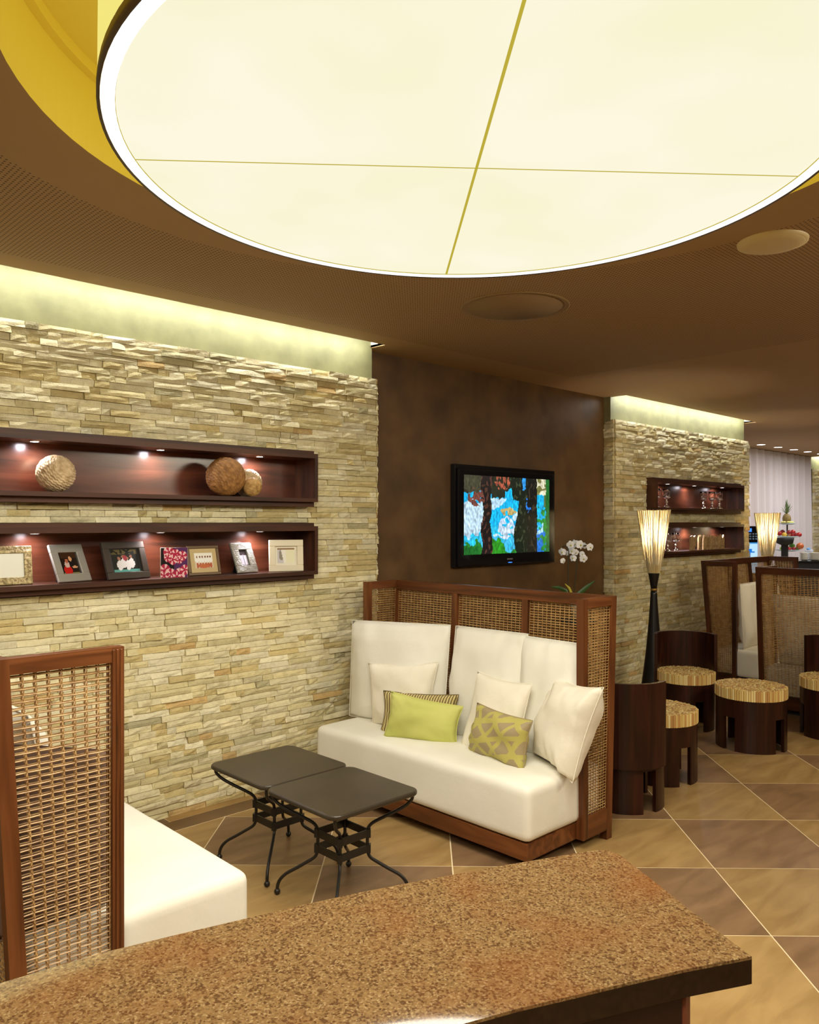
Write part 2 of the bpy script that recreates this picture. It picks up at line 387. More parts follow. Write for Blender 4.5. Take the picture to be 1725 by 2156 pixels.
for (a, b, yb) in ((-2.5, 3.54, 4.03), (6.53, 9.40, 4.03), (15.12, 17.3, 5.27)):
    yf = yb-.145
    mb = MB(); mb.box((a, yf-.25, CZ+.012), (b, yf, CZ+.02)); mb.box((a, yf-.25, CZ+.16), (b, yb+.05, CZ+.17)); mb.box((a, yf-.26, CZ+.01), (b, yf-.25, CZ+.17)); mb.box((b, yf-.25, CZ+.005), (b+.01, yb+.05, CZ+.17)); mb.box((a-.01, yf-.25, CZ+.005), (a, yb+.05, CZ+.17))
    struct(mb.obj('trim_2', basic('slot inside', (.85, .85, .8), .8)))
    o = MB().tube([(a+.02, yf-.06, CZ+.05), (b-.02, yf-.06, CZ+.05)], .016, 8).obj('light_tube', 'white_em')
    tag(o, {-2.5: 'fluorescent tube in the ceiling slot above the near stone wall', 6.53: 'fluorescent tube in the ceiling slot above the middle stone wall', 15.12: 'fluorescent tube in the slot above the farthest stone wall'}[a], 'light tube')
# walls
struct(box('wall_left', (ROOM[0]-.1, ROOM[1], 0), (ROOM[0], ROOM[3], 3.1), 'roomwall'))
struct(box('wall_right', (ROOM[2], ROOM[1], 0), (ROOM[2]+.1, ROOM[3], 3.1), 'roomwall'))
struct(box('wall_front', (ROOM[0], ROOM[1]-.1, 0), (ROOM[2], ROOM[1], 3.1), 'roomwall'))
struct(box('wall_back', (3.4, 4.10, 0), (6.62, 4.2, 3.05), 'brown_wall'))
struct(box('wall_back', (ROOM[0], 4.03, 2.5), (3.55, 4.25, 3.05), 'plaster'))
struct(box('wall_back', (6.5, 4.03, 2.5), (9.4, 4.25, 3.05), 'plaster'))
struct(box('wall_back', (15.1, 5.27, 2.5), (17.4, 5.4, 3.05), 'plaster'))
struct(box('wall_back', (ROOM[0], 5.4, 0), (ROOM[2], 5.45, 3.1), 'roomwall'))
struct(box('wall_back', (9.30, 4.2, 0), (9.40, 5.4, 3.05), 'endwall'))

# ------------------------------------------------------------------ ledger stone
def tint(rng):
    k = rng.random()
    base = (222, 212, 176) if k < .45 else (212, 200, 156) if k < .72 else (202, 184, 132) if k < .86 else (230, 222, 192) if k < .955 else (198, 168, 114) if k < .98 else (184, 176, 140)
    g = rng.uniform(.93, 1.06)
    return lin(tuple(max(0, min(255, v*g)) for v in base))[:3]
def stone(mb, x0, x1, z0, z1, y, rng, dirn=1, axis='x', base=None):
    """one split stone: front face is a small uneven grid, back at y+0.04*dirn"""
    nx = 3 if (x1-x0) > .09 else 2; nz = 2; g = .0009
    dep = rng.choice([0, .001, .003, .004, .006, .010]) if base is None else base
    tl = rng.uniform(-.004, .004); tz = rng.uniform(-.006, .003); vs = []; fs = []
    for j in range(nz+1):
        for i in range(nx+1):
            u = i/nx; w = j/nz
            edge = (i in (0, nx)) or (j in (0, nz))
            d = dep+tl*(u-.5)*2+tz*(w-.5)*2+rng.uniform(-.003, .003)+(0 if edge else .004)
            vs.append((x0+g+(x1-x0-2*g)*u, y-d*dirn, z0+g+(z1-z0-2*g)*w))
    for j in range(nz):
        for i in range(nx):
            a = j*(nx+1)+i; fs.append((a, a+1, a+nx+2, a+nx+1))
    b = len(vs); yb = y+.03*dirn
    vs += [(x0+g, yb, z0+g), (x1-g, yb, z0+g), (x1-g, yb, z1-g), (x0+g, yb, z1-g)]
    bot = list(range(nx+1)); top = [nz*(nx+1)+i for i in range(nx+1)]; lf = [j*(nx+1) for j in range(nz+1)]; rt = [j*(nx+1)+nx for j in range(nz+1)]
    fs += [tuple([b, b+1]+bot[::-1]), tuple(top+[b+2, b+3]), tuple(lf+[b+3, b]), tuple(rt[::-1]+[b+1, b+2])]
    if axis == 'y': vs = [(q[1], q[0], q[2]) for q in vs]; fs = [f[::-1] for f in fs]
    mb.add(vs, fs, tint(rng))
def wall_stones(name, X0, X1, ZT, Y, holes, rng, rowh=.0342, lmin=.07, lmax=.26):
    rows = round(ZT/rowh); h = ZT/rows; L = []
    for r in range(rows):
        z0, z1 = r*h, (r+1)*h; x = X0
        while x < X1-.001:
            w = rng.uniform(lmin, lmax) if rng.random() < .8 else rng.uniform(.045, .08)
            xe = x+w
            if X1-xe < .05: xe = X1
            segs = [(x, xe, z0, z1)]
            for (a, b, c, d) in holes:
                ns = []
                for (p, q, s, t) in segs:
                    if q <= a or p >= b or t <= c or s >= d: ns.append((p, q, s, t)); continue
                    if p < a: ns.append((p, a, s, t))
                    if q > b: ns.append((b, q, s, t))
                    m0, m1 = max(p, a), min(q, b)
                    if s < c-.004: ns.append((m0, m1, s, c))
                    if t > d+.004: ns.append((m0, m1, d, t))
                segs = ns
            L += [s for s in segs if s[1]-s[0] > .006]
            x = xe
    return L
SH = (.999, 2.979); SH2 = (7.07, 9.05)
def hole(sx): return [(sx[0], sx[1], 1.679, 2.018), (sx[0], sx[1], 1.232, 1.582)]
def backing(x0, x1, y0, y1, sx):
    mb = MB()
    for a, b, c, d in ((x0, sx[0], 0, 2.535), (sx[1], x1, 0, 2.535), (sx[0], sx[1], 0, 1.232), (sx[0], sx[1], 1.582, 1.679), (sx[0], sx[1], 2.018, 2.535)): mb.box((a, y0, c), (b, y1, d))
    return struct(mb.obj('wall_back', 'mortar'))
w1 = backing(-.3, 3.54, 4.01, 4.03, SH)
struct(box('wall_back', (ROOM[0], 4.0, 0), (-.3, 4.03, 2.54), 'roomwall'))
rng = random.Random(3)
L = wall_stones('w', -.28, 3.545, 2.538, 3.985, hole(SH), rng)
def vis(s):
    xm = (s[0]+s[1])/2; zm = (s[2]+s[3])/2; d = depth_of(xm, 3.985); u = (xm*sin(ANG)-3.985*cos(ANG))/d*FPX+862.5; v = 1099-(zm-EYE)/d*FPX
    if u < -5 or u > 800 or v > 1735: return 0
    if u < 262 and v > 1370: return 0
    if u < 530 and v > 1690+(u-265)*.6: return 0
    if u > 720 and v > 1300: return 0
    return (s[1]-s[0])*(s[3]-s[2])/d/d
L.sort(key=vis, reverse=True)
for s in L[:300]:
    mb = MB(); stone(mb, *s[:4], 3.985, rng); mb.obj('stone', 'stone', w1)
mb = MB()
for s in L[300:]: stone(mb, *s[:4], 3.985, rng)
rows = 74; h = 2.538/rows
for r in range(rows):     # quoin stones showing their ends on the corner
    stone(mb, 3.548, 3.563, r*h, (r+1)*h, 3.99, rng, base=rng.uniform(0, .012))
o = mb.obj('ledger_stone', 'stone', w1); o['kind'] = 'stuff'
w2 = backing(6.52, 9.40, 4.01, 4.05, SH2); struct(box('wall_back', (6.54, 4.16, 0), (9.40, 4.2, 2.535), 'mortar')); struct(box('wall_back', (9.36, 4.05, 0), (9.40, 4.16, 2.535), 'mortar'))
mb = MB()
for s in wall_stones('w', 6.51, 9.44, 2.538, 3.985, hole(SH2), rng, .042, .08, .26): stone(mb, *s[:4], 3.985, rng)
for s in wall_stones('w', 4.0, 4.10, 2.538, 6.5, [], rng, .042, .06, .12): stone(mb, *s[:4], 6.5, rng, axis='y')
o = mb.obj('ledger_stone', 'stone', w2); o['kind'] = 'stuff'
w3 = struct(box('wall_back', (15.12, 5.25, 0), (17.3, 5.3, 2.535), 'mortar')); mb = MB()
for s in wall_stones('w', 15.1, 17.3, 2.538, 5.22, [], rng, .06, .12, .4): stone(mb, *s[:4], 5.22, rng)
o = mb.obj('ledger_stone', 'stone', w3); o['kind'] = 'stuff'

# ------------------------------------------------------------------ wall shelves
def wall_shelf(x0, x1, zb, lamps, label, group=None):
    """box niche: opening zb .. zb+0.24, front at Y 3.875"""
    t = thing('wall_shelf', (x0, 3.985, zb), label, 'shelf', group=group); L = x1-x0
    yf, ym, yb = -.11, -.07, .095; H = .242
    box('top_board', (0, ym, H+.028), (L, .01, H+.048), 'wenge_x', t)
    box('bottom_board', (0, ym, -.050), (L, .01, -.022), 'wenge_x', t)
    box('shelf_floor', (0, yf, -.022), (L, yb, 0), 'wenge_x', t)
    box('shelf_ceiling', (0, yf, H), (L, yb, H+.028), 'wenge_x', t)
    box('side_panel', (0, yf, 0), (.024, yb, H), 'wenge_z', t); box('side_panel', (L-.024, yf, 0), (L, yb, H), 'wenge_z', t)
    box('back_panel', (.0, yb, -.02), (L, yb+.012, H+.02), 'shelfback', t)
    for k, lx in enumerate(lamps):
        b = MB().lathe([(.0, -.001), (.021, -.001), (.024, -.004), (.027, -.002), (.027, .002)], 20, (lx-x0, -.02, H)).obj('spot_ring', 'chrome', t)
        MB().lathe([(.0, -.0045), (.019, -.0045)], 20, (lx-x0, -.02, H), caps=False).obj('lens', 'led', b)
        light('shelf_spot_light', 'SPOT', (lx, 4.0, zb+H-.008), 6.5, (1, .93, 1.0), (RD(6), 0, 0), spot_size=RD(176), spot_blend=.9, shadow_soft_size=.02)
    return t
M['shelfback'] = wood('red brown shelf back', lin((54, 27, 17)), lin((86, 44, 28)), lin((112, 62, 42)), 'x', .24, 9)
M['shelfback'].b.inputs['Specular IOR Level'].default_value = .6; M['shelfback'].b.inputs['Coat Weight'].default_value = .5; M['shelfback'].b.inputs['Coat Roughness'].default_value = .2
wall_shelf(*SH, 1.729, (1.36, 2.0, 2.62), 'long upper wall shelf of dark wood with woven balls and spotlights', 'lit niche shelves')
wall_shelf(*SH, 1.291, (1.36, 2.0, 2.62), 'long lower wall shelf of dark wood lined with picture frames', 'lit niche shelves')
wall_shelf(*SH2, 1.729, (7.45, 8.02, 8.68), 'far upper wall shelf of dark wood holding tall glass candle holders', 'lit niche shelves')
wall_shelf(*SH2, 1.291, (7.45, 8.02, 8.68), 'far lower wall shelf holding glass holders and carved wooden block', 'lit niche shelves')

# woven balls
def wicker(name, c, r, label, tilt):
    n, m = 72, 40; vs = []; fs = []
    for i in range(m+1):
        ph = pi*i/m
        for k in range(n):
            th = 2*pi*k/n; w = .028*sin(ph)*((1 if (k//3+i//1) % 2 else -1))*.6+.012*sin(20*ph)
            rr = r*(1+w+.01*noise.noise(Vector((ph*5, th*5, r*100))))
            vs.append((rr*sin(ph)*cos(th), rr*sin(ph)*sin(th), rr*cos(ph)))
    for i in range(m):
        for k in range(n): fs.append((i*n+k, (i+1)*n+k, (i+1)*n+(k+1) % n, i*n+(k+1) % n))
    o = MB().add(vs, fs, None, False).obj('wicker_ball', 'wicker'); o.location = c; o.rotation_euler = tilt
    return tag(o, label, 'ball', 'woven balls on the upper shelf')
wicker('b', (1.459, 3.965, 1.731+.089), .089, 'pale woven ball standing alone on the left of the upper shelf', (.6, .3, 0))
PW = noisy('spotlit pale wicker', lin((176, 146, 104)), lin((232, 206, 166)), 40, .6, .3, 120, .002).m  # paler tone paints the shelf spot's light into the rear ball
COL.objects['wicker_ball'].data.materials[0] = PW
b = wicker('b', (2.354, 3.90, 1.731+.107), .107, 'largest brown woven ball on the upper shelf', (.2, .8, .5)); 
b.data.materials[0] = noisy('dark wicker', lin((120, 78, 36)), lin((176, 126, 68)), 40, .6, .3, 120, .002).m
b3 = wicker('b', (2.553, 3.985, 1.731+.082), .080, 'woven ball with painted spotlight tone peeking out behind the other two', (.5, -.5, 0)); b3.data.materials[0] = PW
wicker('b', (2.503, 3.862, 1.731+.054), .052, 'smallest woven ball at the front of the group of three', (.3, .4, 1))

# ------------------------------------------------------------------ pictures as coloured grids
def grid_print(w, h, nx, ny, fn, name, mat, parent, off=0.0):
    mb = MB()
    for j in range(ny):
        for i in range(nx):
            a, b = -w/2+w*i/nx, -w/2+w*(i+1)/nx; c, d = h*j/ny, h*(j+1)/ny
            mb.add([(a, off, c), (b, off, c), (b, off, d), (a, off, d)], [(0, 1, 2, 3)], lin(fn((i+.5)/nx, (j+.5)/ny))[:3])
    return mb.obj(name, mat, parent)
def blob(u, v, cx, cy, rx, ry): return ((u-cx)/rx)**2+((v-cy)/ry)**2 < 1
def nz(u, v, s=6, k=0): return noise.noise(Vector((u*s, v*s, k)))
def p_couple(u, v):
    c = (38, 26, 18)
    if v > .7: c = (60, 38, 22)
    if v < .12: c = (120, 116, 70)
    if blob(u, v, .62, .38, .24, .26): c = (30, 24, 26)
    if blob(u, v, .6, .68, .1, .1): c = (206, 150, 110)
    if blob(u, v, .3, .2, .26, .22): c = (186, 30, 24)
    if blob(u, v, .32, .45, .16, .14): c = (196, 170, 160)
    if blob(u, v, .34, .6, .1, .09): c = (170, 96, 70)
    if blob(u, v, .78, .33, .18, .05): c = (200, 150, 110)
    return c
def p_group(u, v):
    c = (34, 36, 30)
    if v > .8: c = (90, 80, 50) if nz(u, v, 9) > 0 else (30, 32, 26)
    if v < .12: c = (90, 150, 140)
    for i, x in enumerate((.26, .42, .58, .74)):
        y = .42+.08*(i % 2)
        if blob(u, v, x, y-.12, .11, .22): c = (212, 208, 206)
        if blob(u, v, x, y+.18, .055, .08): c = (150, 104, 84)
    if blob(u, v, .5, .62, .07, .12): c = (150, 60, 66)
    return c
def p_flower(u, v):
    c = (30, 22, 26) if u < .5 else (84, 44, 92)
    for k, (x, y, r) in enumerate([(.3, .85, .2), (.55, .78, .17), (.8, .72, .17), (.45, .6, .17), (.25, .66, .13), (.7, .58, .12), (.15, .25, .2), (.38, .12, .18), (.12, .07, .17), (.72, .12, .2), (.9, .25, .17), (.6, .03, .16)]):
        d = sqrt((u-x)**2+(v-y)**2)
        if d < r:
            a = atan2(v-y, u-x); c = (236, 190, 190) if cos(5*a+k) > .2 and d > .05 else (176, 40, 74)
    return c
def p_team(u, v):
    c = (236, 232, 220)
    if v < .45: c = (216, 196, 170)
    for x in (.14, .3, .44, .6, .74, .88):
        if blob(u, v, x, .48, .06, .2): c = (238, 236, 232)
        if blob(u, v, x, .74, .04, .07): c = (120, 62, 40)
        if blob(u, v, x, .18, .07, .18): c = (176, 84, 44)
    if blob(u, v, .5, .12, .3, .12): c = (190, 96, 44)
    return c
def p_grey(u, v):
    c = (196, 188, 200) if v < .7 else (60, 50, 52)
    if .42 < u < .56 and v < .75: c = (130, 124, 136)
    return c
def p_pale(u, v):
    c = (236, 232, 200) if u > .45 else (206, 202, 206)
    if blob(u, v, .25, .55, .16, .35): c = (150, 142, 130)
    if u+v*.2 > .38 and u < .5: c = (240, 236, 226)
    if v > .88: c = (150, 120, 90)
    return c
def p_glare(u, v): return (236, 234, 218)  # plain white print paints in the glare over the picture
def frame(p0, p1, h, lean, bw, mat, matboard, pw, ph, fn, label, thick=.018, n=28, ribs=False, easel=True, mitre=False):
    a = Vector(p0); b = Vector(p1); w = (b-a).length; rz = atan2(b.y-a.y, b.x-a.x)
    t = thing('picture_frame', ((a.x+b.x)/2, (a.y+b.y)/2, 1.2915), label, 'picture frame', rz, 'picture frames on the lower shelf')
    piv = bpy.data.objects.new('backing', MB().box((-w/2+.004, -.002, .004), (w/2-.004, .006, h-.004)).mesh('backing')); piv.data.materials.append(M['black'].m); link(piv, t); piv.rotation_euler = (-math.asin(min(.6, lean/h)), 0, 0)
    def fr(a_, b_, c_, d_, nm='border'):
        mb = MB(); y = -thick
        mb.box((a_, y, c_), (b_, 0, d_)); return mb.obj(nm, mat, piv, .0025, 1)
    if bw:
        fr(-w/2, w/2, 0, bw); fr(-w/2, w/2, h-bw, h); fr(-w/2, -w/2+bw, bw, h-bw); fr(w/2-bw, w/2, bw, h-bw)
    if ribs:
        mb = MB(); k = 0
        z = .003
        while z < h-.004:
            for (xa, xb) in (((-w/2, w/2),) if (z < bw or z > h-bw) else ((-w/2, -w/2+bw), (w/2-bw, w/2))):
                pts = [(xa+(xb-xa)*i/8, -thick-.001+.0012*sin(i*1.7+k), z+.0015*sin(i*2.3+k*1.3)) for i in range(9)]; mb.tube(pts, .0026, 5)
            z += .0075; k += 1
        o = mb.obj('rib', mat, piv); o['kind'] = 'stuff'
    if matboard: MB().box((-w/2+bw*.9, -.006, bw*.9), (w/2-bw*.9, -.003, h-bw*.9)).obj('mat_board', matboard, piv)
    g = grid_print(pw, ph, n, n, fn, 'print', 'print', piv, -.0065 if bw else -thick-.0005); g.location.z = (h-ph)/2
    if not bw: MB().box((-w/2, -thick, 0), (w/2, 0, h)).obj('block', 'champ', piv)
    if easel:
        ya = lean*.62+.012; mb = MB(); mb.hexa([(-.03, ya+.035, 0), (.03, ya+.035, 0), (.03, ya+.038, 0), (-.03, ya+.038, 0), (-.02, ya-.004, h*.58), (.02, ya-.004, h*.58), (.02, ya, h*.58), (-.02, ya, h*.58)]); mb.obj('easel_leg', 'black', t)
    return t
frame((1.175, 3.985), (1.352, 3.972), .182, .03, .034, 'pebble', 'mat', .11, .115, p_glare, 'picture frame with wide pebbled gold border and picture painted white as glare', .016)
frame((1.452, 3.925), (1.632, 3.975), .198, .085, .042, 'silver', None, .086, .125, p_couple, 'plain silver upright frame with a couple in red and black', .014)
frame((1.695, 3.925), (1.938, 3.968), .200, .07, .036, 'pewter', 'black', .150, .12, p_group, 'dark pewter frame with photo of people in white')
frame((1.998, 3.965), (2.128, 3.915), .158, .0, 0, 'champ', None, .138, .158, p_flower, 'frameless block printed with pink flowers', .02, 40)
frame((2.158, 3.950), (2.355, 3.955), .166, .04, .016, 'bronze', 'mat2', .112, .085, p_team, 'thin bronze frame with beige mat and a row of people', .012, 36)
frame((2.455, 3.945), (2.602, 3.965), .186, .075, .044, 'silver', None, .05, .085, p_grey, 'ribbed silver upright frame with a very small opening', .014, 16, True)
frame((2.690, 3.975), (2.886, 3.905), .188, .012, .038, 'champ', 'mat', .105, .09, p_pale, 'broad champagne frame at the right end of the lower shelf', .02)

# ------------------------------------------------------------------ television
tv = thing('television', (5.02, 4.10, 1.63), 'wall mounted black flat television showing palms and blue sky', 'television')
box('housing', (-.622, -.045, -.388), (.64, -.002, .393), 'tv_black', tv, .006)
fr = box('bezel', (-.606, -.07, -.378), (.592, -.046, .362), 'tv_black', tv, .008)
def p_tv(u, v):
    u0, v0 = u, v; u += .012*noise.noise(Vector((u*30, v*12, 2))); v += .03*noise.noise(Vector((u*26, v*14, 7)))
    c = p_tv0(u, v); k = 1+.35*noise.noise(Vector((u0*60, v0*22, 3)))+.15*noise.noise(Vector((u0*25, v0*9, 8)))
    return tuple(max(0, min(255, q*k+(8 if q < 60 else 0))) for q in c)
def p_tv0(u, v):
    nn = nz(u, v*.5, 7, 1); n2 = nz(u, v, 18, 5); n3 = nz(u*3, v, 14, 9)
    c = (18, 190, 250) if v > .35 else (40, 200, 245)
    if v > .85: c = (60, 150, 230)
    if nz(u, v, 4, 3) > .2 and .22 < v < .72 and u < .75: c = (190, 226, 250)
    if blob(u, v, .08, .45, .13, .25) and nn > -.3: c = (198, 228, 248)
    if blob(u, v, .47, .33, .10, .15) and n2 > -.25: c = (206, 226, 252)
    if v < .24 and blob(u, v, .4, .1, .3, .12) and n2 < .15: c = (70, 190, 240)
    if v < .09+.06*sin(u*9)+n2*.1: c = (36, 130, 40)
    if (.22 < u < .3 or u < .16 and v < .1) and v < .16+n2*.1: c = (24, 110, 34)
    if blob(u, v, .33, .05, .12, .14+.05*n2): c = (40, 150, 30)
    if v > .82+n2*.12-.1*(.3 < u < .45)+.0 and u < .66: c = (34, 38, 26)
    if blob(u, v, .1, .93, .13, .15): c = (70, 70, 44)
    if blob(u, v, .42, .96, .09, .13) and n3 > -.05: c = (176, 90, 66)
    if blob(u, v, .5, .55, .1, .05) and n2 > -.2: c = (200, 176, 110)
    t1 = .245+.01*sin(v*14)
    if abs(u-t1) < .045+.012*(v < .4)+(.06*max(0, v-.6)): c = (24, 18, 18) if n3 < .22 else (88, 48, 38)
    if blob(u, v, .13, .72, .09, .12) and n2 < .2: c = (120, 70, 60)
    if abs(u-.67) < .085+.03*sin(v*7)-(0 if v < .7 else -.07): c = (16, 26, 16) if n3 < .25 else (60, 70, 40)
    if abs(u-.78) < .062: c = (14, 16, 14) if n3 < .3 else (60, 44, 30)
    if abs(u-.735) < .03 and .74 > v > .55 and n2 > .1: c = (30, 120, 220)
    if u > .66 and u < .7 and v > .85: c = (40, 150, 230)
    if u > .84:
        if v > .78: c = (226, 222, 190) if n2 > -.1 else (120, 120, 66)
        elif v > .62 and u > .93: c = (90, 110, 50)
        elif n2+.6*(u-.86)/.14-.35*(v > .45) > .18: c = (30, 140, 40)
        elif v < .3: c = (20, 120, 220)
        if .26 < v < .4 and nn > .0 and u < .92: c = (170, 220, 240)
        if u > .955: c = (30, 110, 40)
    return c
g = grid_print(1.075, .605, 170, 120, p_tv, 'screen', 'screen', tv, -.0715); g.location = (-.012, 0, -.292)
mb = MB()
for k in range(6): mb.box((-.035+k*.012, -.0725, -.343), (-.035+k*.012+.008, -.070, -.334))
mb.obj('logo', 'silver', tv)
MB().sphere((0, -.073, -.366), .02, 12, 6, None, (1.4, .1, .2)).obj('power_light', 'blue', tv)

# ------------------------------------------------------------------ the drum pendant
pl = thing('drum_pendant', tuple(LC), 'huge round glowing fabric drum lamp in the ceiling recess', 'lamp')
pl.rotation_euler = (-.01298, .01398, 0)
MB().lathe([(LR-.008, 0), (LR, 0), (LR, .02), (LR-.002, .035)], 120, caps=False).obj('rim', basic('dark bronze rim', lin((70, 48, 16)), .4), pl)
MB().lathe([(LR-.042, .001), (LR-.0085, .001)], 120, caps=False).obj('light_ring', emis('white ring light', (1, 1, 1, 1), 1.5), pl)
m = NT('stretched lamp fabric'); v = m.coord('Object'); t = m.n('ShaderNodeTexNoise', Scale=1.6, Detail=2); m.l(v, t.inputs['Vector'])
c = m.ramp(t.outputs[0], [(.35, lin((246, 243, 208))), (.65, lin((252, 247, 224)))])
m.b.inputs['Base Color'].default_value = (0.02, .02, .015, 1); m.l(c, m.b.inputs['Emission Color']); m.b.inputs['Emission Strength'].default_value = 1.0; m.b.inputs['Roughness'].default_value = 1
M['fabric_em'] = m
# four fabric quarters with seams between them
a1 = atan2(.75, .66); a2 = atan2(-.657, .753)
cuts = sorted([(a1 % (2*pi), .0042), ((a1+pi) % (2*pi), .0042), (a2 % (2*pi), .0034), ((a2+pi) % (2*pi), .0034)])
XC = Vector((.028, .020))
for k in range(4):
    (t0, g0), (t1, g1) = cuts[k], cuts[(k+1) % 4]
    if t1 < t0: t1 += 2*pi
    r = LR-.043; d0 = Vector((cos(t0), sin(t0))); d1 = Vector((cos(t1), sin(t1)))
    n0 = Vector((-d0.y, d0.x))*g0; n1 = Vector((d1.y, -d1.x))*g1
    vs = [(XC.x+n0.x+n1.x, XC.y+n0.y+n1.y, .004)]; N = 26
    def hit(d): b_ = d.dot(XC); q_ = XC+d*(-b_+sqrt(b_*b_+r*r-XC.dot(XC))); return atan2(q_.y, q_.x)
    t0, t1 = hit(d0), hit(d1)
    if t1 < t0: t1 += 2*pi
    pts = [(r*cos(t0+(t1-t0)*i/N), r*sin(t0+(t1-t0)*i/N)) for i in range(N+1)]
    pts[0] = (pts[0][0]+n0.x, pts[0][1]+n0.y); pts[-1] = (pts[-1][0]+n1.x, pts[-1][1]+n1.y)
    vs += [(x, y, .004) for x, y in pts]; q = len(vs); vs += [(x, y, .0044) for x, y, _ in vs[:]]
    top = list(range(q))
    fs = [tuple(top[::-1]), tuple(range(q, 2*q))]+[(i, (i+1) % q, q+(i+1) % q, q+i) for i in range(q)]
    MB().add(vs, fs).obj('fabric_panel', 'fabric_em', pl)
MB().lathe([(0, .0047), (LR-.03, .0047), (LR-.03, .012), (0, .012)], 96, caps=False, smooth=False).obj('seam_backing', emis('seam glow', lin((190, 172, 60)), 1), pl)
n = 720; vs = []; fs = []
for i, z in enumerate((.03, .452)):
    for k in range(n): vs.append(((LR-.006+.003*(k % 2)+.0012*sin(k*.37))*cos(2*pi*k/n), (LR-.006+.003*(k % 2)+.0012*sin(k*.37))*sin(2*pi*k/n), z))
fs = [(k, (k+1) % n, n+(k+1) % n, n+k) for k in range(n)]
MB().add(vs, fs).obj('pleated_side', emis('glowing pleated side', lin((240, 226, 124)), 1.05), pl)
# ceiling speakers and far downlights
t = thing('ceiling_speaker', (3.42, 2.71, CZ), 'large flush round ceiling speaker painted like the ceiling', 'speaker')
MB().lathe([(.265, -.001), (.285, -.006), (.292, -.003), (.292, .002)], 64).obj('ring', basic('speaker ring', lin((150, 122, 80)), .5), t)
MB().lathe([(0.0, -.0035), (.262, -.0035), (.262, 0)], 64, caps=False).obj('grille', 'grille', t)
t = thing('ceiling_speaker', (3.39, 1.335, CZ), 'small cream ceiling speaker standing proud beside the drum lamp', 'speaker')
MB().lathe([(0.0, -.020), (.09, -.020), (.118, -.017), (.126, -.012)], 48, caps=False).obj('grille', 'cream', t)
MB().lathe([(.126, -.012), (.136, -.010), (.138, 0)], 48, caps=False).obj('ring', 'cream', t)
for k, (x, y) in enumerate([(12.14, 4.947), (12.755, 4.935), (13.354, 4.921), (13.922, 4.912), (14.5, 4.90)]):
    t = thing('downlight', (x, y, CZ), ['leftmost', 'second', 'third', 'fourth', 'rightmost'][k]+' small downlight from the left in the row before the curtain', 'downlight', group='downlights in front of the curtain')
    MB().lathe([(0, -.003), (.06, -.003)], 20, caps=False).obj('lens', 'led', t); MB().lathe([(.06, -.004), (.078, -.004), (.078, 0)], 20, caps=False).obj('ring', 'cream', t)

# ------------------------------------------------------------------ rattan booths
def weave(mb, P, U, V, w0, w1, h, N, dx=.034, dz=.0185, r=.0021, pair=True):
    """cane net on the plane P + u*U + v*V; left edge shifts from u=w0[0] (bottom) to w0[1] (top)"""
    P, U, V, N = Vector(P), Vector(U), Vector(V), Vector(N)
    def pt(s, v, d=0):      # s in 0..1 across
        a = w0[0]+(w0[1]-w0[0])*v/h; b = w1[0]+(w1[1]-w1[0])*v/h
        return P+U*(a+(b-a)*s)+V*v+N*d
    W = max(w1[0]-w0[0], w1[1]-w0[1]); nc = max(2, round(W/dx)); nr = max(2, round(h/dz))
    for j in range(nr):
        v = h*(j+.5)/nr; jit = .0008*sin(j*2.1)
        for q, (o, d) in enumerate(((-.0023, .0015), (.0023, -.0015)) if pair else ((0, .0015),)):
            pts = [pt(i/nc, v+o+jit, d*(1 if (i+j) % 2 else -1)) for i in range(nc+1)]
            mb.tube(pts, r, 4, None, False, False)
    for i in range(nc+1):
        for q in (0, 1):
            pts = [pt(i/nc, h*j/nr, 0)+U*(.0022*(1 if (j+q) % 2 else -1))+N*(.0022*(1 if (j+q+1) % 2 else -1)) for j in range(nr+1)]
            mb.tube(pts, min(r, .0022)*.85, 3, None, False, False)
    return mb
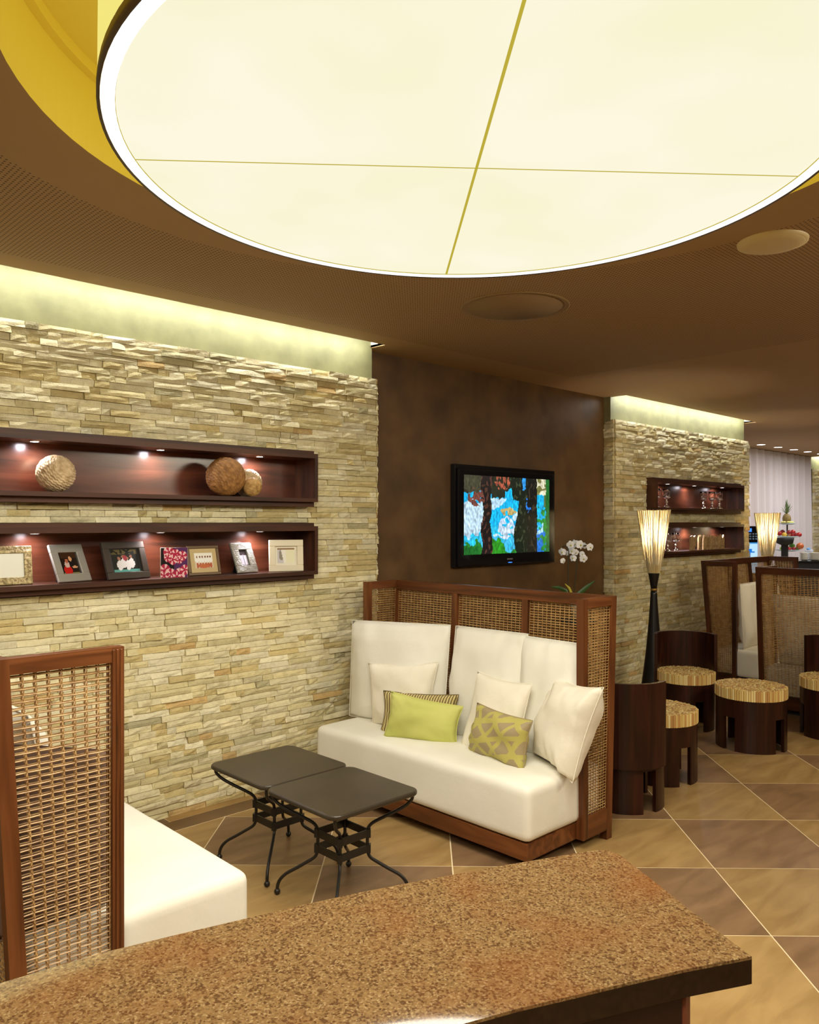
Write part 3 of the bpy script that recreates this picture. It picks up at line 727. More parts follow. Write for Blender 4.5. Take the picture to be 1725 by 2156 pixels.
def booth(name, loc, rz, label, L, dt, db, prot, wk='teak', near='full', seatmat='cotton', sy=(0.0, 0.0), div=3, net=(.028, .0143)):
    """local frame: x along the seat 0..L, y = depth (0 = front posts, + to the back), arms at x 0 and L.
       dt / db: arm depth at top and bottom, prot: seat in front of the posts"""
    H, Z0 = 1.212, .05; T = .04; t = thing('booth_sofa', loc, label, 'sofa', rz, 'cane and wood booth sofas')
    def yb(z): return db+(dt-db)*(z-Z0)/(H-Z0)
    for x in (0, L-T):
        box('post', (x, 0, Z0), (x+T, .038, H), wk+'_z', t)
        o = MB().hexa([(x, yb(Z0)-.045, 0 if db < .5 else 0), (x+T, yb(Z0)-.045, 0), (x+T, yb(Z0), 0), (x, yb(Z0), 0), (x, yb(H)-.045, H), (x+T, yb(H)-.045, H), (x+T, yb(H), H), (x, yb(H), H)]).obj('post', wk+'_z', t)
        o = MB().hexa([(x, .038, H-.045), (x+T, .038, H-.045), (x+T, yb(H-.045)-.045, H-.045), (x, yb(H-.045)-.045, H-.045), (x, .038, H), (x+T, .038, H), (x+T, yb(H)-.045, H), (x, yb(H)-.045, H)]).obj('rail', wk+'_y', t)
        MB().hexa([(x, .038, Z0), (x+T, .038, Z0), (x+T, yb(Z0)-.045, Z0), (x, yb(Z0)-.045, Z0), (x, .038, .158), (x+T, .038, .158), (x+T, yb(.158)-.045, .158), (x, yb(.158)-.045, .158)]).obj('rail', wk+'_y', t)
        h = H-.045-.158
        mw = MB()
        for xo, zo in ((.012, 0), (.028, .0)): weave(mw, (x+xo, 0, .158+zo), (0, 1, 0), (0, 0, 1), (.038, .038), (yb(.158)-.045, yb(H-.045)-.045), h, (1, 0, 0), dx=net[0], dz=net[1], pair=False, r=.0023 if net[0] > .03 else .0019)
        o = mw.obj('rattan_weave', 'cane', t); o['kind'] = 'stuff'
    # leaning back: rails, stiles and cane panels
    def bk(xa, xb, za, zb, nm, ax):
        return MB().hexa([(xa, yb(za)-.045, za), (xb, yb(za)-.045, za), (xb, yb(za), za), (xa, yb(za), za), (xa, yb(zb)-.045, zb), (xb, yb(zb)-.045, zb), (xb, yb(zb), zb), (xa, yb(zb), zb)]).obj(nm, wk+ax, t)
    bk(T, L-T, H-.055, H, 'rail', '_x'); bk(T, L-T, Z0, .158, 'rail', '_x')
    W = L-2*T; sw = .04; pw = (W-(div-1)*sw)/div
    for k in range(div):
        xa = T+k*(pw+sw)
        if k < div-1: bk(xa+pw, xa+pw+sw, .158, H-.055, 'stile', '_z')
        za, zb = .158, H-.055; V = Vector((0, yb(zb)-yb(za), zb-za)); hl = V.length; V.normalize()
        o = weave(MB(), (xa, yb(za)-.022, za), (1, 0, 0), V, (0, 0), (pw, pw), hl, V.cross(Vector((1, 0, 0))), dx=net[0], dz=net[1], pair=False, r=.0030).obj('rattan_weave', 'cane', t); o['kind'] = 'stuff'
    # base and seat cushion
    box('base', (T, -prot, Z0), (L-T, yb(.1)-.05, .13), wk+'_x', t, .004)
    box('plinth', (T+.08, -prot+.12, 0), (L-T-.08, yb(.1)-.08, Z0), 'black', t)
    bm = bmesh.new(); bmesh.ops.create_cube(bm, size=1)
    ly0, ly1 = -prot-.008, yb(.3)-.06; lx0, lx1 = T-.012+sy[0], L-T+.012+sy[1]
    for vv in bm.verts: vv.co = Vector(((lx0+lx1)/2+vv.co.x*(lx1-lx0), (ly0+ly1)/2+vv.co.y*(ly1-ly0), .258+vv.co.z*.252))
    bmesh.ops.bevel(bm, geom=list(bm.edges), offset=.045, segments=5, profile=.62, affect='EDGES')
    bmesh.ops.subdivide_edges(bm, edges=[e for e in bm.edges if e.calc_length() > .3], cuts=14, use_grid_fill=True)
    for vv in bm.verts:
        p = vv.co; fx = (p.x-lx0)/(lx1-lx0); fy = (p.y-ly0)/(ly1-ly0)
        if p.z > .3: p.z += .022*sin(pi*max(0, min(1, fx)))**.5*sin(pi*max(0, min(1, fy)))**.5
        p += Vector((0, 1, 0))*.004*noise.noise(p*5)+Vector((0, 0, 1))*.003*noise.noise(p*4)
    me = bpy.data.meshes.new('seat_cushion'); bm.to_mesh(me); bm.free(); me.materials.append(M[seatmat].m)
    me.polygons.foreach_set('use_smooth', [True]*len(me.polygons)); link(bpy.data.objects.new('seat_cushion', me), t)
    return t
# main sofa faces -X: local x -> world +Y, local y -> world +X  (mirror handled by rotating: x along -Y)
booth('s', (3.275, 3.80, 0), -pi/2, 'brown wooden booth sofa with cane back and white seat beside the television', 1.621, .298, .249, .389)
booth('s', (1.056, 2.325, 0), pi/2, 'nearest booth sofa, seen from its cane side at the left edge', 1.60, .37, .305, .455, net=(.034, .0180))
nb = COL.objects['booth_sofa.001']
for k in range(3): MB().box((-.003, .006+k*.012, .06), (.001, .013+k*.012, 1.205)).obj('post_bead', 'teak_z', nb, .001, 1)
booth('s', (7.04, 1.15, 0), pi/2, 'dark booth sofa seen from behind at the right edge', 1.62, .36, .27, .39, 'dteak', div=2)
booth('s', (7.40, 3.248, 0), 0, 'farthest booth sofa, with its back against the second stone wall', 1.542, .344, .24, .20, 'dteak')

# ------------------------------------------------------------------ cushions
def pillow(label, bl, br, tr, tl, th, mat, seed=0, boxy=.5, n=26, group=None, wr=.012, front=True, pinch=.02, name='cushion'):
    if boxy < .5: wr = .018
    """corners of the middle sheet; th = thickness; bulges both ways"""
    bl, br, tr, tl = map(Vector, (bl, br, tr, tl)); N = (br-bl).cross(tl-bl).normalized()
    if N.x > 0: N = -N        # towards the room
    cen = (bl+br+tr+tl)/4; off = -N*th*.5 if front else Vector((0, 0, 0))
    mb = MB(); uv = []
    rg = random.Random(seed); sd = Vector((seed*3.1, seed*1.7, 0))
    for side in (1, -1):
        b = len(mb.v); vs = []; fs = []
        for j in range(n+1):
            for i in range(n+1):
                u, v = i/n, j/n
                eu, ev = 1-abs(2*u-1), 1-abs(2*v-1)
                su = u+(.5-u)*2*pinch*sin(pi*v); sv = v+(.5-v)*2*pinch*sin(pi*u)
                p = bl*(1-su)*(1-sv)+br*su*(1-sv)+tr*su*sv+tl*(1-su)*sv
                q = sin(pi*u)*sin(pi*v) if u*v*(1-u)*(1-v) > 0 else 0
                bul = (min(1, eu*3)*min(1, ev*3))**.5*(.5+.5*q**.5) if boxy < .5 else max(0, q)**.42
                w = noise.noise(Vector((u*3, v*3, side))+sd)*wr+abs(noise.noise(Vector((u*9+v*4, v*3, side*2))+sd))*wr*1.1*(1-min(eu, ev))**2
                if min(eu, ev) == 0: w = 0
                d = bul*th/2+w
                vs.append(p+N*d*side+off-cen); uv.append((u, v))
        for j in range(n):
            for i in range(n):
                a = j*(n+1)+i; f = (a, a+1, a+n+2, a+n+1); fs.append(f if side > 0 else f[::-1])
        mb.add(vs, fs, None, True)
    mb.uv = uv; me = mb.mesh(name)
    bm = bmesh.new(); bm.from_mesh(me); bmesh.ops.remove_doubles(bm, verts=bm.verts, dist=.0004); bmesh.ops.recalc_face_normals(bm, faces=bm.faces); bm.to_mesh(me); bm.free()
    me.polygons.foreach_set('use_smooth', [True]*len(me.polygons)); me.materials.append(M[mat].m)
    o = link(bpy.data.objects.new(name, me)); o.location = cen
    # seam piping along the edge
    loop = []
    for k in range(4*24):
        q, s = divmod(k, 24); s /= 24; u, v = ((s, 0), (1, s), (1-s, 1), (0, 1-s))[q]
        su = u+(.5-u)*2*pinch*sin(pi*v); sv = v+(.5-v)*2*pinch*sin(pi*u)
        loop.append(bl*(1-su)*(1-sv)+br*su*(1-sv)+tr*su*sv+tl*(1-su)*sv+off-cen)
    loop.append(loop[0]); MB().tube(loop, .0028, 6, None, False, True, N).obj('piping', mat, o)
    return tag(o, label, 'cushion', group)
ZS = .392
G1 = 'white cushions on the main sofa'
pillow('largest white back cushion, next to the stone wall on the main sofa', (3.10, 3.80, ZS), (3.215, 3.11, ZS), (3.27, 3.105, 1.0), (3.125, 3.80, .978), .15, 'cotton', 1, .42, group=G1, pinch=.0)
pillow('middle of the three tall white back cushions on the main sofa', (3.235, 3.11, ZS), (3.255, 2.60, ZS), (3.325, 2.60, 1.0), (3.30, 3.095, 1.0), .14, 'cotton', 2, .42, group=G1, pinch=.0)
pillow('tall white back cushion nearest the side arm of the main sofa', (3.25, 2.61, ZS), (3.25, 2.232, ZS), (3.335, 2.238, .982), (3.315, 2.63, .99), .14, 'cotton', 3, .42, group=G1, pinch=.0)
pillow('small white cushion with creased side, behind the striped cushion', (3.06, 3.538, ZS), (3.14, 3.136, ZS), (3.185, 3.115, .80), (3.07, 3.59, .748), .15, 'cotton2', 4, .6, group=G1, wr=.02, pinch=.045)
pillow('small square white cushion behind the leaf patterned cushion', (3.10, 2.88, ZS), (3.12, 2.50, ZS), (3.19, 2.47, .785), (3.22, 2.86, .795), .14, 'cotton2', 5, .6, group=G1, pinch=.04)
pillow('white cushion leaning at the open end of the main sofa', (3.225, 2.556, ZS+.03), (3.045, 2.185, ZS), (3.098, 2.053, .85), (3.275, 2.442, .823), .20, 'cotton2', 6, .6, group=G1, wr=.028, pinch=.05)
pillow('beige and brown striped cushion behind the green one', (3.005, 3.374, ZS), (3.18, 2.961, ZS), (3.20, 2.945, .645), (3.04, 3.385, .625), .11, 'striped', 7, .65, wr=.012, pinch=.04)
pillow('plain lime green oblong cushion on the main sofa', (2.925, 3.27, ZS), (3.10, 2.875, ZS), (3.13, 2.855, .60), (2.96, 3.24, .648), .14, 'green', 8, .6, wr=.014, pinch=.04)
pillow('oblong cushion with yellow leaves on brown, right of the green one', (3.06, 2.80, ZS), (3.01, 2.40, ZS), (3.05, 2.375, .635), (3.10, 2.775, .65), .15, 'leafy', 9, .55, wr=.022, pinch=.045)
# near sofa (faces +X): back cushions stand behind its cane arm
def pillow_px(*a, **k): return pillow(*a, **k)
def flip(label, x0, x1, ya, yb, zt, th, mat, seed):
    o = pillow(label, (x0, ya, ZS), (x0, yb, ZS), (x1, yb, zt), (x1, ya, zt), th, mat, seed, .45, group='white cushions on the nearest sofa', pinch=0, front=False)
    return o
flip('white back cushion behind the cane side of the nearest sofa', .98, .85, 3.0, 2.53, 1.0, .15, 'cotton', 11)
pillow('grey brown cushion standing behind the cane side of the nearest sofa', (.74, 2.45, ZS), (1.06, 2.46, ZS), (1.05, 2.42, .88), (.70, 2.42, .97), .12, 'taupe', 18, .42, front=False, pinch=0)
flip('white back cushion in the middle of the nearest sofa', .98, .85, 3.45, 3.02, .97, .15, 'cotton', 12)
o = pillow('lime green cushion lying on the nearest sofa, one tip showing', (.98, 2.56, .42), (1.105, 2.54, .42), (1.115, 2.86, .43), (.95, 2.88, .48), .07, 'green', 13, .6, front=False)
# farthest sofa back cushions
pillow('white back cushion at the near end of the farthest sofa', (7.46, 3.20, ZS), (7.95, 3.22, ZS), (7.96, 3.27, 1.0), (7.47, 3.24, 1.0), .14, 'cotton2', 14, .42, group='white cushions on the farthest sofa', pinch=0, front=False)
pillow('white back cushion in the middle of the farthest sofa', (7.97, 3.20, ZS), (8.45, 3.20, ZS), (8.46, 3.30, 1.0), (7.98, 3.30, 1.0), .14, 'cotton2', 15, .42, group='white cushions on the farthest sofa', pinch=0, front=False)
# sofa seen from behind: cushions showing through the cane
pillow('white back cushion seen through the cane of the right sofa', (6.96, 2.05, ZS), (6.96, 2.68, ZS), (6.84, 2.70, .98), (6.84, 2.05, .98), .13, 'cotton', 16, .45, pinch=0, front=False, group='white cushions on the right sofa')
pillow('white back cushion seen through the cane, near the right edge', (6.96, 1.40, ZS), (6.96, 2.0, ZS), (6.84, 2.02, .98), (6.84, 1.40, .98), .13, 'cotton', 17, .45, pinch=0, front=False, group='white cushions on the right sofa')

# ------------------------------------------------------------------ metal tables
def metal_table(loc, label):
    t = thing('side_table', loc, label, 'table', group='square black metal tables')
    bm = bmesh.new(); bmesh.ops.create_cube(bm, size=1)
    for v in bm.verts: v.co = Vector((v.co.x*.478, v.co.y*.478, .440+v.co.z*.020))
    bmesh.ops.bevel(bm, geom=[e for e in bm.edges if abs(e.verts[0].co.z-e.verts[1].co.z) > .01], offset=.05, segments=6, profile=.5, affect='EDGES')
    bmesh.ops.bevel(bm, geom=[e for e in bm.edges if abs(e.verts[0].co.z-e.verts[1].co.z) < .001 and len(e.link_faces) == 2 and e.calc_face_angle(0) > 1], offset=.007, segments=3, profile=.5, affect='EDGES')
    me = bpy.data.meshes.new('table_top'); bm.to_mesh(me); bm.free(); me.materials.append(M['table_top'].m); link(bpy.data.objects.new('table_top', me), t)
    prof = [(.298, .430), (.296, .412), (.286, .398), (.262, .378), (.215, .352), (.165, .328), (.128, .308), (.110, .288), (.106, .265), (.106, .20), (.108, .182), (.120, .160), (.155, .138), (.200, .112), (.240, .090), (.265, .066), (.277, .040), (.279, .015)]
    # smooth profile
    def cr(P, n=3):
        o = []
        for i in range(len(P)-1):
            p0 = P[max(i-1, 0)]; p1 = P[i]; p2 = P[i+1]; p3 = P[min(i+2, len(P)-1)]
            for k in range(n):
                s = k/n; o.append(tuple(.5*((2*p1[q])+(-p0[q]+p2[q])*s+(2*p0[q]-5*p1[q]+4*p2[q]-p3[q])*s*s+(-p0[q]+3*p1[q]-3*p2[q]+p3[q])*s**3) for q in (0, 1)))
        return o+[P[-1]]
    P = cr(prof)
    for k in range(4):
        a = pi/4+k*pi/2
        l = MB().tube([(r*cos(a), r*sin(a), z) for r, z in P], .0072, 8).obj('leg', 'black_metal', t)
        MB().sphere((.279*cos(a), .279*sin(a), .0135), .0135, 12, 8).obj('ball_foot', 'black_metal', l)
    for z in (.265, .200):
        s = .077
        for k in range(4):
            mt = Matrix.Rotation(k*pi/2, 4, 'Z'); MB().box((-s-.004, s-.001, z-.016), (s+.004, s+.005, z+.016), None, mt).obj('collar_bar', 'black_metal', t)
            mt2 = Matrix.Rotation(k*pi/2+pi/4, 4, 'Z'); MB().box((.104, -.011, z-.018), (.120, .011, z+.018), None, mt2).obj('clamp', 'black_metal', t)
    for k in range(2): MB().box((-.185, -.008, .426), (.185, .008, .430), None, Matrix.Rotation(k*pi/2+pi/4, 4, 'Z')).obj('cross_bar', 'black_metal', t)
    return t
ta = metal_table((2.168, 3.123, 0), 'square black metal table nearer the stone wall')
copy_tree(ta, (2.160, 2.640, 0), 0, 'square black metal table nearer the granite counter')

# ------------------------------------------------------------------ barrel stools and chairs with stick seats
def sticks(r, h):
    mb = MB(); rg = random.Random(5); s = .0158; rows = int(r/s)+2
    for j in range(-rows, rows+1):
        for i in range(-rows, rows+1):
            x = (i+.5*(j % 2))*s*1.02; y = j*s*.885
            d = sqrt(x*x+y*y)
            if d > r-s*.45: continue
            x += rg.uniform(-.001, .001); y += rg.uniform(-.001, .001); rr = s*.5*rg.uniform(.86, 1.04); zt = h+rg.uniform(-.004, .003)
            side = lin(rg.choice([(222, 196, 128), (206, 172, 100), (186, 138, 76), (232, 212, 150), (214, 184, 112)]))[:3]
            top = lin(rg.choice([(196, 160, 104), (176, 132, 80), (214, 186, 134), (150, 104, 62), (206, 176, 118)]))[:3]
            vs = [(x+rr*cos(k*pi/3), y+rr*sin(k*pi/3), z) for z in (.002 if d > r*.8 else h*.7, zt) for k in range(6)]
            mb.add(vs, [(k, (k+1) % 6, 6+(k+1) % 6, 6+k) for k in range(6)], side); mb.add(vs[6:], [(0, 1, 2, 3, 4, 5)], top)
    for k in range(int(2*pi*r/s*1.02)):
        a = 2*pi*k/int(2*pi*r/s*1.02); x = (r-s*.4)*cos(a); y = (r-s*.4)*sin(a); rr = s*.52*rg.uniform(.9, 1.08); zt = h+rg.uniform(-.005, .001)
        side = lin(rg.choice([(226, 200, 132), (206, 172, 100), (190, 144, 84), (234, 214, 152), (214, 184, 112)]))[:3]
        vs = [(x+rr*cos(q*pi/3), y+rr*sin(q*pi/3), z) for z in (0, zt) for q in range(6)]
        mb.add(vs, [(q, (q+1) % 6, 6+(q+1) % 6, 6+q) for q in range(6)], side); mb.add(vs[6:], [(0, 1, 2, 3, 4, 5)], side)
    return mb.mesh('stick_seat')
STK = sticks(.235, .075); STK.materials.append(M['attr'].m)
def barrel(loc, gap, label, cat, back=None, sc=1.0, grp='barrel seats with stick tops'):
    """gap: direction (rad) of one leg opening; back: direction of the high back"""
    t = thing('barrel_chair' if back is not None else 'barrel_stool', loc, label, cat, 0, grp); r = .228*sc
    b = MB(); b.arc(r-.022, r, 0, 2*pi, .231, .355, 60)
    for k in range(4):
        a0 = gap+k*pi/2+RD(11); b.arc(r-.022, r, a0, a0+RD(68), 0, .2315, 14)
    b.lathe([(0, .335), (r-.02, .335), (r-.02, .354), (0, .354)], 40, caps=False, smooth=False)
    b.obj('body', 'bwood', t)
    s = link(bpy.data.objects.new('stick_seat', STK), t); s.location = (0, 0, .356); s.scale = (sc*.985, sc*.985, 1); s['kind'] = 'stuff'
    if back is not None:
        r2 = r+.026
        MB().arc(r+.002, r2, back-RD(88), back+RD(88), .250, .712, 30).obj('backrest', 'bwood', t)
    return t
TOCAM = pi+ANG
def toward(rc, Z): return atan2(-cw(rc, Z).y, -cw(rc, Z).x)
def at(rc, Z): v = cw(rc, Z); return (v.x, v.y, 0)
# angles grow counter-clockwise seen from above; to the viewer's right of "toward camera" is +
barrel(at(1.212, 4.55), toward(1.212, 4.55)+RD(40), 'nearest barrel chair, its high dark back turned to the camera', 'chair', toward(1.212, 4.55)-RD(22))
barrel(at(1.561, 5.0), toward(1.561, 5.0)+RD(42), 'low barrel stool half hidden behind the nearest chair back', 'stool')
barrel(at(2.425, 5.675), toward(2.425, 5.675)+RD(53), 'barrel stool with round stick top standing free on the tiles', 'stool', sc=1.03)
barrel(at(2.151, 6.217), toward(2.151, 6.217)+RD(30), 'barrel chair with its back to the second stone wall, beside the black lamp', 'chair', toward(2.151, 6.217)+pi+RD(12), sc=.93)
barrel(at(3.16, 5.95), toward(3.16, 5.95)+RD(20), 'barrel chair cut off by the right edge of the picture', 'chair', toward(3.16, 5.95)+pi-RD(35))

# ------------------------------------------------------------------ straw floor lamps
def floor_lamp(loc, label, energy):
    t = thing('floor_lamp', loc, label, 'lamp', group='tall lamps with straw shades')
    MB().lathe([(.0, 0), (.128, 0), (.130, .02), (.112, .12), (.090, .28), (.066, .48), (.046, .70), (.034, .86), (.0285, .955), (.0265, .985)], 28).obj('base', basic('black lacquer', (.012, .010, .009), .3), t)
    MB().lathe([(.0275, .985), (.0295, .99), (.0295, 1.0), (.0275, 1.005)], 24).obj('collar', 'gold', t)
    MB().lathe([(.0265, 1.005), (.030, 1.03), (.040, 1.09), (.0485, 1.14), (.0485, 1.148), (.0, 1.148)], 28).obj('neck', basic('black lacquer', (.012, .010, .009), .3), t)
    rg = random.Random(2); mb = MB(); N = 300
    for k in range(N):
        a = 2*pi*k/N+rg.uniform(-.01, .01); tw = rg.uniform(-.05, .05); zt = 1.69+rg.uniform(-.006, .004)
        c = lin(rg.choice([(236, 222, 170), (214, 190, 130), (190, 150, 96), (246, 236, 200)]))[:3]; wob = rg.uniform(-.002, .002)
        pts = []
        for s in (0, .33, .66, 1):
            rr = .050+(.142-.050)*s**.85+wob*sin(s*9); aa = a+tw*s; pts.append((rr*cos(aa), rr*sin(aa), 1.140+(zt-1.14)*s))
        mb.tube(pts, .0015, 3, c, False, False)
    o = mb.obj('straw_shade', 'attr', t); o['kind'] = 'stuff'
    m = NT('lit straw lining'); tn = m.n('ShaderNodeTexNoise', Scale=40, Detail=4); v = m.coord('Object', (1, 1, .08)); m.l(v, tn.inputs['Vector'])
    m.l(m.ramp(tn.outputs[0], [(.35, lin((232, 216, 172))), (.7, lin((250, 244, 218)))]), m.b.inputs['Base Color']); m.b.inputs['Roughness'].default_value = 1
    tr = m.n('ShaderNodeBsdfTranslucent'); m.l(m.t.nodes['Color Ramp'].outputs[0], tr.inputs[0]); mx = m.n('ShaderNodeMixShader'); mx.inputs[0].default_value = .55
    m.l(m.b.outputs[0], mx.inputs[1]); m.l(tr.outputs[0], mx.inputs[2]); m.l(mx.outputs[0], m.out.inputs[0])
    MB().lathe([(.048, 1.145), (.075, 1.25), (.100, 1.40), (.122, 1.55), (.137, 1.685)], 40, caps=False).obj('shade_lining', m, t)
    MB().sphere((0, 0, 1.28), .03, 12, 8).obj('bulb', emis('warm bulb', (1, .93, .8, 1), 8), t)
    light('floor_lamp_light', 'POINT', (loc[0], loc[1], 1.50), energy*.8, (1, .93, .78), shadow_soft_size=.03)
l1 = cw(.3058*7.0, 7.0); floor_lamp((l1.x, l1.y, 0), 'tall black waisted floor lamp with straw shade behind the main sofa', 11)
l2 = cw(.448*9.2, 9.2); floor_lamp((l2.x, l2.y, 0), 'second straw floor lamp, behind the farthest sofa in front of the curtain', 9)

# ------------------------------------------------------------------ granite counter
top = [(-.62, .98), (-.3, .985), (0, .975), (.287, .942), (.397, .924), (.473, .903), (.564, .876), (.640, .854), (.721, .827), (.84, .781), (.93, .744), (1.021, .704), (1.05, .691), (1.068, .681), (1.077, .668), (1.073, .648),
       (1.034, .576), (.986, .492), (.945, .414), (.936, .397), (.9335, .391), (.926, .3945), (.853, .432), (.782, .464), (.715, .493), (.657, .519), (.601, .540), (.50, .572), (.38, .602), (.22, .630), (0, .648), (-.3, .655), (-.62, .65)]
ct = thing('bar_counter', (.3, .75, 0), 'speckled brown granite counter top curving across the foreground', 'counter')
def prism(pts, z0, z1, ins=0.0):
    n = len(pts); P = []
    cx = sum(p[0] for p in pts)/n; cy = sum(p[1] for p in pts)/n
    vs = [(x-.3, y-.75, z0) for x, y in pts]+[(x-.3, y-.75, z1) for x, y in pts]
    return MB().add(vs, [tuple(range(n)), tuple(range(2*n-1, n-1, -1))]+[(k, n+k, n+(k+1) % n, (k+1) % n) for k in range(n)])
mb = prism(top, 1.0765, 1.08); o = mb.obj('granite_top', 'granite', ct)
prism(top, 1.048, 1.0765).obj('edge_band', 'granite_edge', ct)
low = [(-.6, .90), (0, .89), (.28, .865), (.55, .80), (.80, .71), (.905, .645), (.86, .44), (.66, .535), (.50, .585), (.22, .64), (-.6, .66)]
low2 = [(x-.0, y) for x, y in low]
prism(low2, 0, 1.048).obj('body', 'lacquer', ct)
MB().box((.862-.3, .436-.75, 0), (.872-.3, .452-.75, 1.048)).obj('corner_trim', 'redwood', ct)
# ------------------------------------------------------------------ orchid on a plant stand
t = thing('plant_stand', (5.15, 3.46, 0), 'dark plant stand hidden behind the main sofa', 'stand')
MB().lathe([(0, 0), (.14, 0), (.14, .03), (.03, .05), (.03, .80), (.15, .82), (.15, .85), (0, .85)], 24).obj('pedestal', 'black', t)
oc = thing('orchid', (5.15, 3.46, .852), 'white flowering orchid behind the main sofa, right of the television', 'plant')
MB().lathe([(0, 0), (.055, 0), (.075, .12), (.078, .125), (.068, .125), (.06, .11), (0, .11)], 24).obj('pot', 'champ', oc)
RV = Vector((sin(ANG), -cos(ANG), 0)); FV = Vector((cos(ANG), sin(ANG), 0)); UZ = Vector((0, 0, 1))
DZ = depth_of(5.15, 3.46); RR0 = 5.15*sin(ANG)-3.46*cos(ANG)
def loc_px(x, y, d=0.0):        # a point of the plant given where it sits against the wall
    Z = DZ+d; return RV*((x-862.5)/FPX*Z-RR0)+FV*d+UZ*(EYE-(y-1099.28)/FPX*Z-.852)
MB().tube([loc_px(1203, 1268), loc_px(1196.5, 1235), loc_px(1197, 1190), loc_px(1198, 1160), loc_px(1193, 1148), loc_px(1184, 1152)], .0042, 6).obj('stem', 'stem', oc)
MB().tube([loc_px(1207, 1268), loc_px(1210, 1235), loc_px(1214, 1200), loc_px(1216, 1170), loc_px(1222, 1150), loc_px(1236, 1148)], .0042, 6).obj('stem', 'stem', oc)
fl_ = [(1184, 1162, .0, 1), (1194, 1165, .02, .7), (1186, 1181, 0, .75), (1202, 1147, -.02, 1.05), (1211, 1145, .0, 1.1), (1222, 1147, -.02, 1.15), (1230, 1149, .02, .8), (1243, 1152, 0, 1), (1205, 1160, -.04, 1), (1213, 1163, -.03, .8), (1207, 1175, -.03, .9), (1229, 1176, -.01, 1.05), (1226, 1166, .0, .7)]
rg = random.Random(4)
for (x, y, d, s) in fl_:
    c = loc_px(x, y, d); f = bpy.data.objects.new('flower', None); rot = rg.uniform(-.4, .4); yaw = rg.uniform(-.7, .7)
    nrm = (-FV*cos(yaw)+RV*sin(yaw)+UZ*rg.uniform(-.3, .1)).normalized(); ux = nrm.cross(UZ).normalized(); uy = ux.cross(nrm)
    mb = MB(); R_ = .030*s
    for k in range(5):
        a = rot+pi/2+2*pi*k/5; wd = .62 if k in (1, 4) else .40
        dv = ux*cos(a)+uy*sin(a); pv = nrm.cross(dv); ring = []
        for q in range(10):
            tt = 2*pi*q/10; ring.append(c+dv*(R_*.55+R_*.5*cos(tt))+pv*(R_*wd*sin(tt))+nrm*(.004+.005*sin(tt)*(k % 2*2-1)-.004*(1+cos(tt))))
        mb.add([c+dv*R_*.5+nrm*.003]+ring, [(0, q+1, (q+1) % 10+1) for q in range(10)], None, True)
    fo = mb.obj('flower', 'petal', oc); MB().sphere(tuple(c+nrm*.006-uy*.004), .006*s, 8, 6).obj('lip', 'petal_y', fo)
def leaf(pts, w, mat='leaf'):
    mb = MB(); n = len(pts); vs = []
    for i, p in enumerate(pts):
        s = i/(n-1); ww = w*(sin(pi*min(.999, s*.86+.1))**.7); d = (pts[min(i+1, n-1)]-pts[max(i-1, 0)]).normalized(); sd = d.cross(FV).normalized()
        vs += [p-sd*ww+FV*.004, p-FV*.004, p+sd*ww+FV*.004]
    fs = []
    for i in range(n-1): a = i*3; fs += [(a, a+1, a+4, a+3), (a+1, a+2, a+5, a+4)]
    return mb.add(vs, fs, None, True).obj('leaf', mat, oc)
leaf([loc_px(1203, 1262), loc_px(1192, 1244), loc_px(1178, 1237), loc_px(1162, 1236)], .016)
leaf([loc_px(1207, 1262), loc_px(1222, 1248), loc_px(1236, 1236), loc_px(1252, 1223)], .018)
leaf([loc_px(1204, 1262, -.03), loc_px(1204, 1250, -.04), loc_px(1199, 1238, -.05), loc_px(1190, 1229, -.05)], .010, 'petal_y')
leaf([loc_px(1204, 1262, .03), loc_px(1216, 1250, .04), loc_px(1226, 1244, .05), loc_px(1236, 1242, .05)], .014)

# ------------------------------------------------------------------ candle holders, carved block
def hurricane(x, y, zb, label, s=1.0):
    t = thing('candle_holder', (x, y, zb+.0005), label, 'candle holder', group='silver candle holders with glass cups')
    MB().lathe([(0, 0), (.034*s, 0), (.036*s, .006), (.022*s, .014), (.010*s, .026), (.009*s, .04), (.016*s, .052), (.017*s, .058), (.009*s, .068), (.008*s, .080), (.014*s, .088), (.032*s, .096), (.036*s, .100), (.036*s, .104), (0, .104)], 20).obj('stem', 'chrome', t)
    MB().lathe([(.030*s, .105), (.035*s, .125), (.037*s, .15), (.036*s, .185), (.034*s, .185), (.035*s, .15), (.033*s, .125), (.028*s, .108), (.0, .108)], 20, caps=False).obj('glass_cup', 'glass', t)
def on_shelf(px, Y): u = (px-862.5)/FPX; return Y*(cos(ANG)+u*sin(ANG))/(sin(ANG)-u*cos(ANG))
U = 1.729; D = 1.291
hurricane(7.235, 3.965, U, 'silver candle holder at the far left end of the upper far shelf')
hurricane(7.36, 3.93, U, 'silver candle holder second from the left on the upper far shelf')
hurricane(8.28, 3.99, U, 'leftmost silver candle holder of the close trio, upper far shelf')
hurricane(8.40, 3.95, U, 'middle silver candle holder of the close trio, upper far shelf')
hurricane(8.49, 3.91, U, 'rightmost silver candle holder of the close trio, upper far shelf')
hurricane(7.36, 3.92, D, 'silver candle holder beside the straw lamp shade, lower far shelf')
hurricane(7.66, 3.99, D, 'silver candle holder second from the left, lower far shelf')
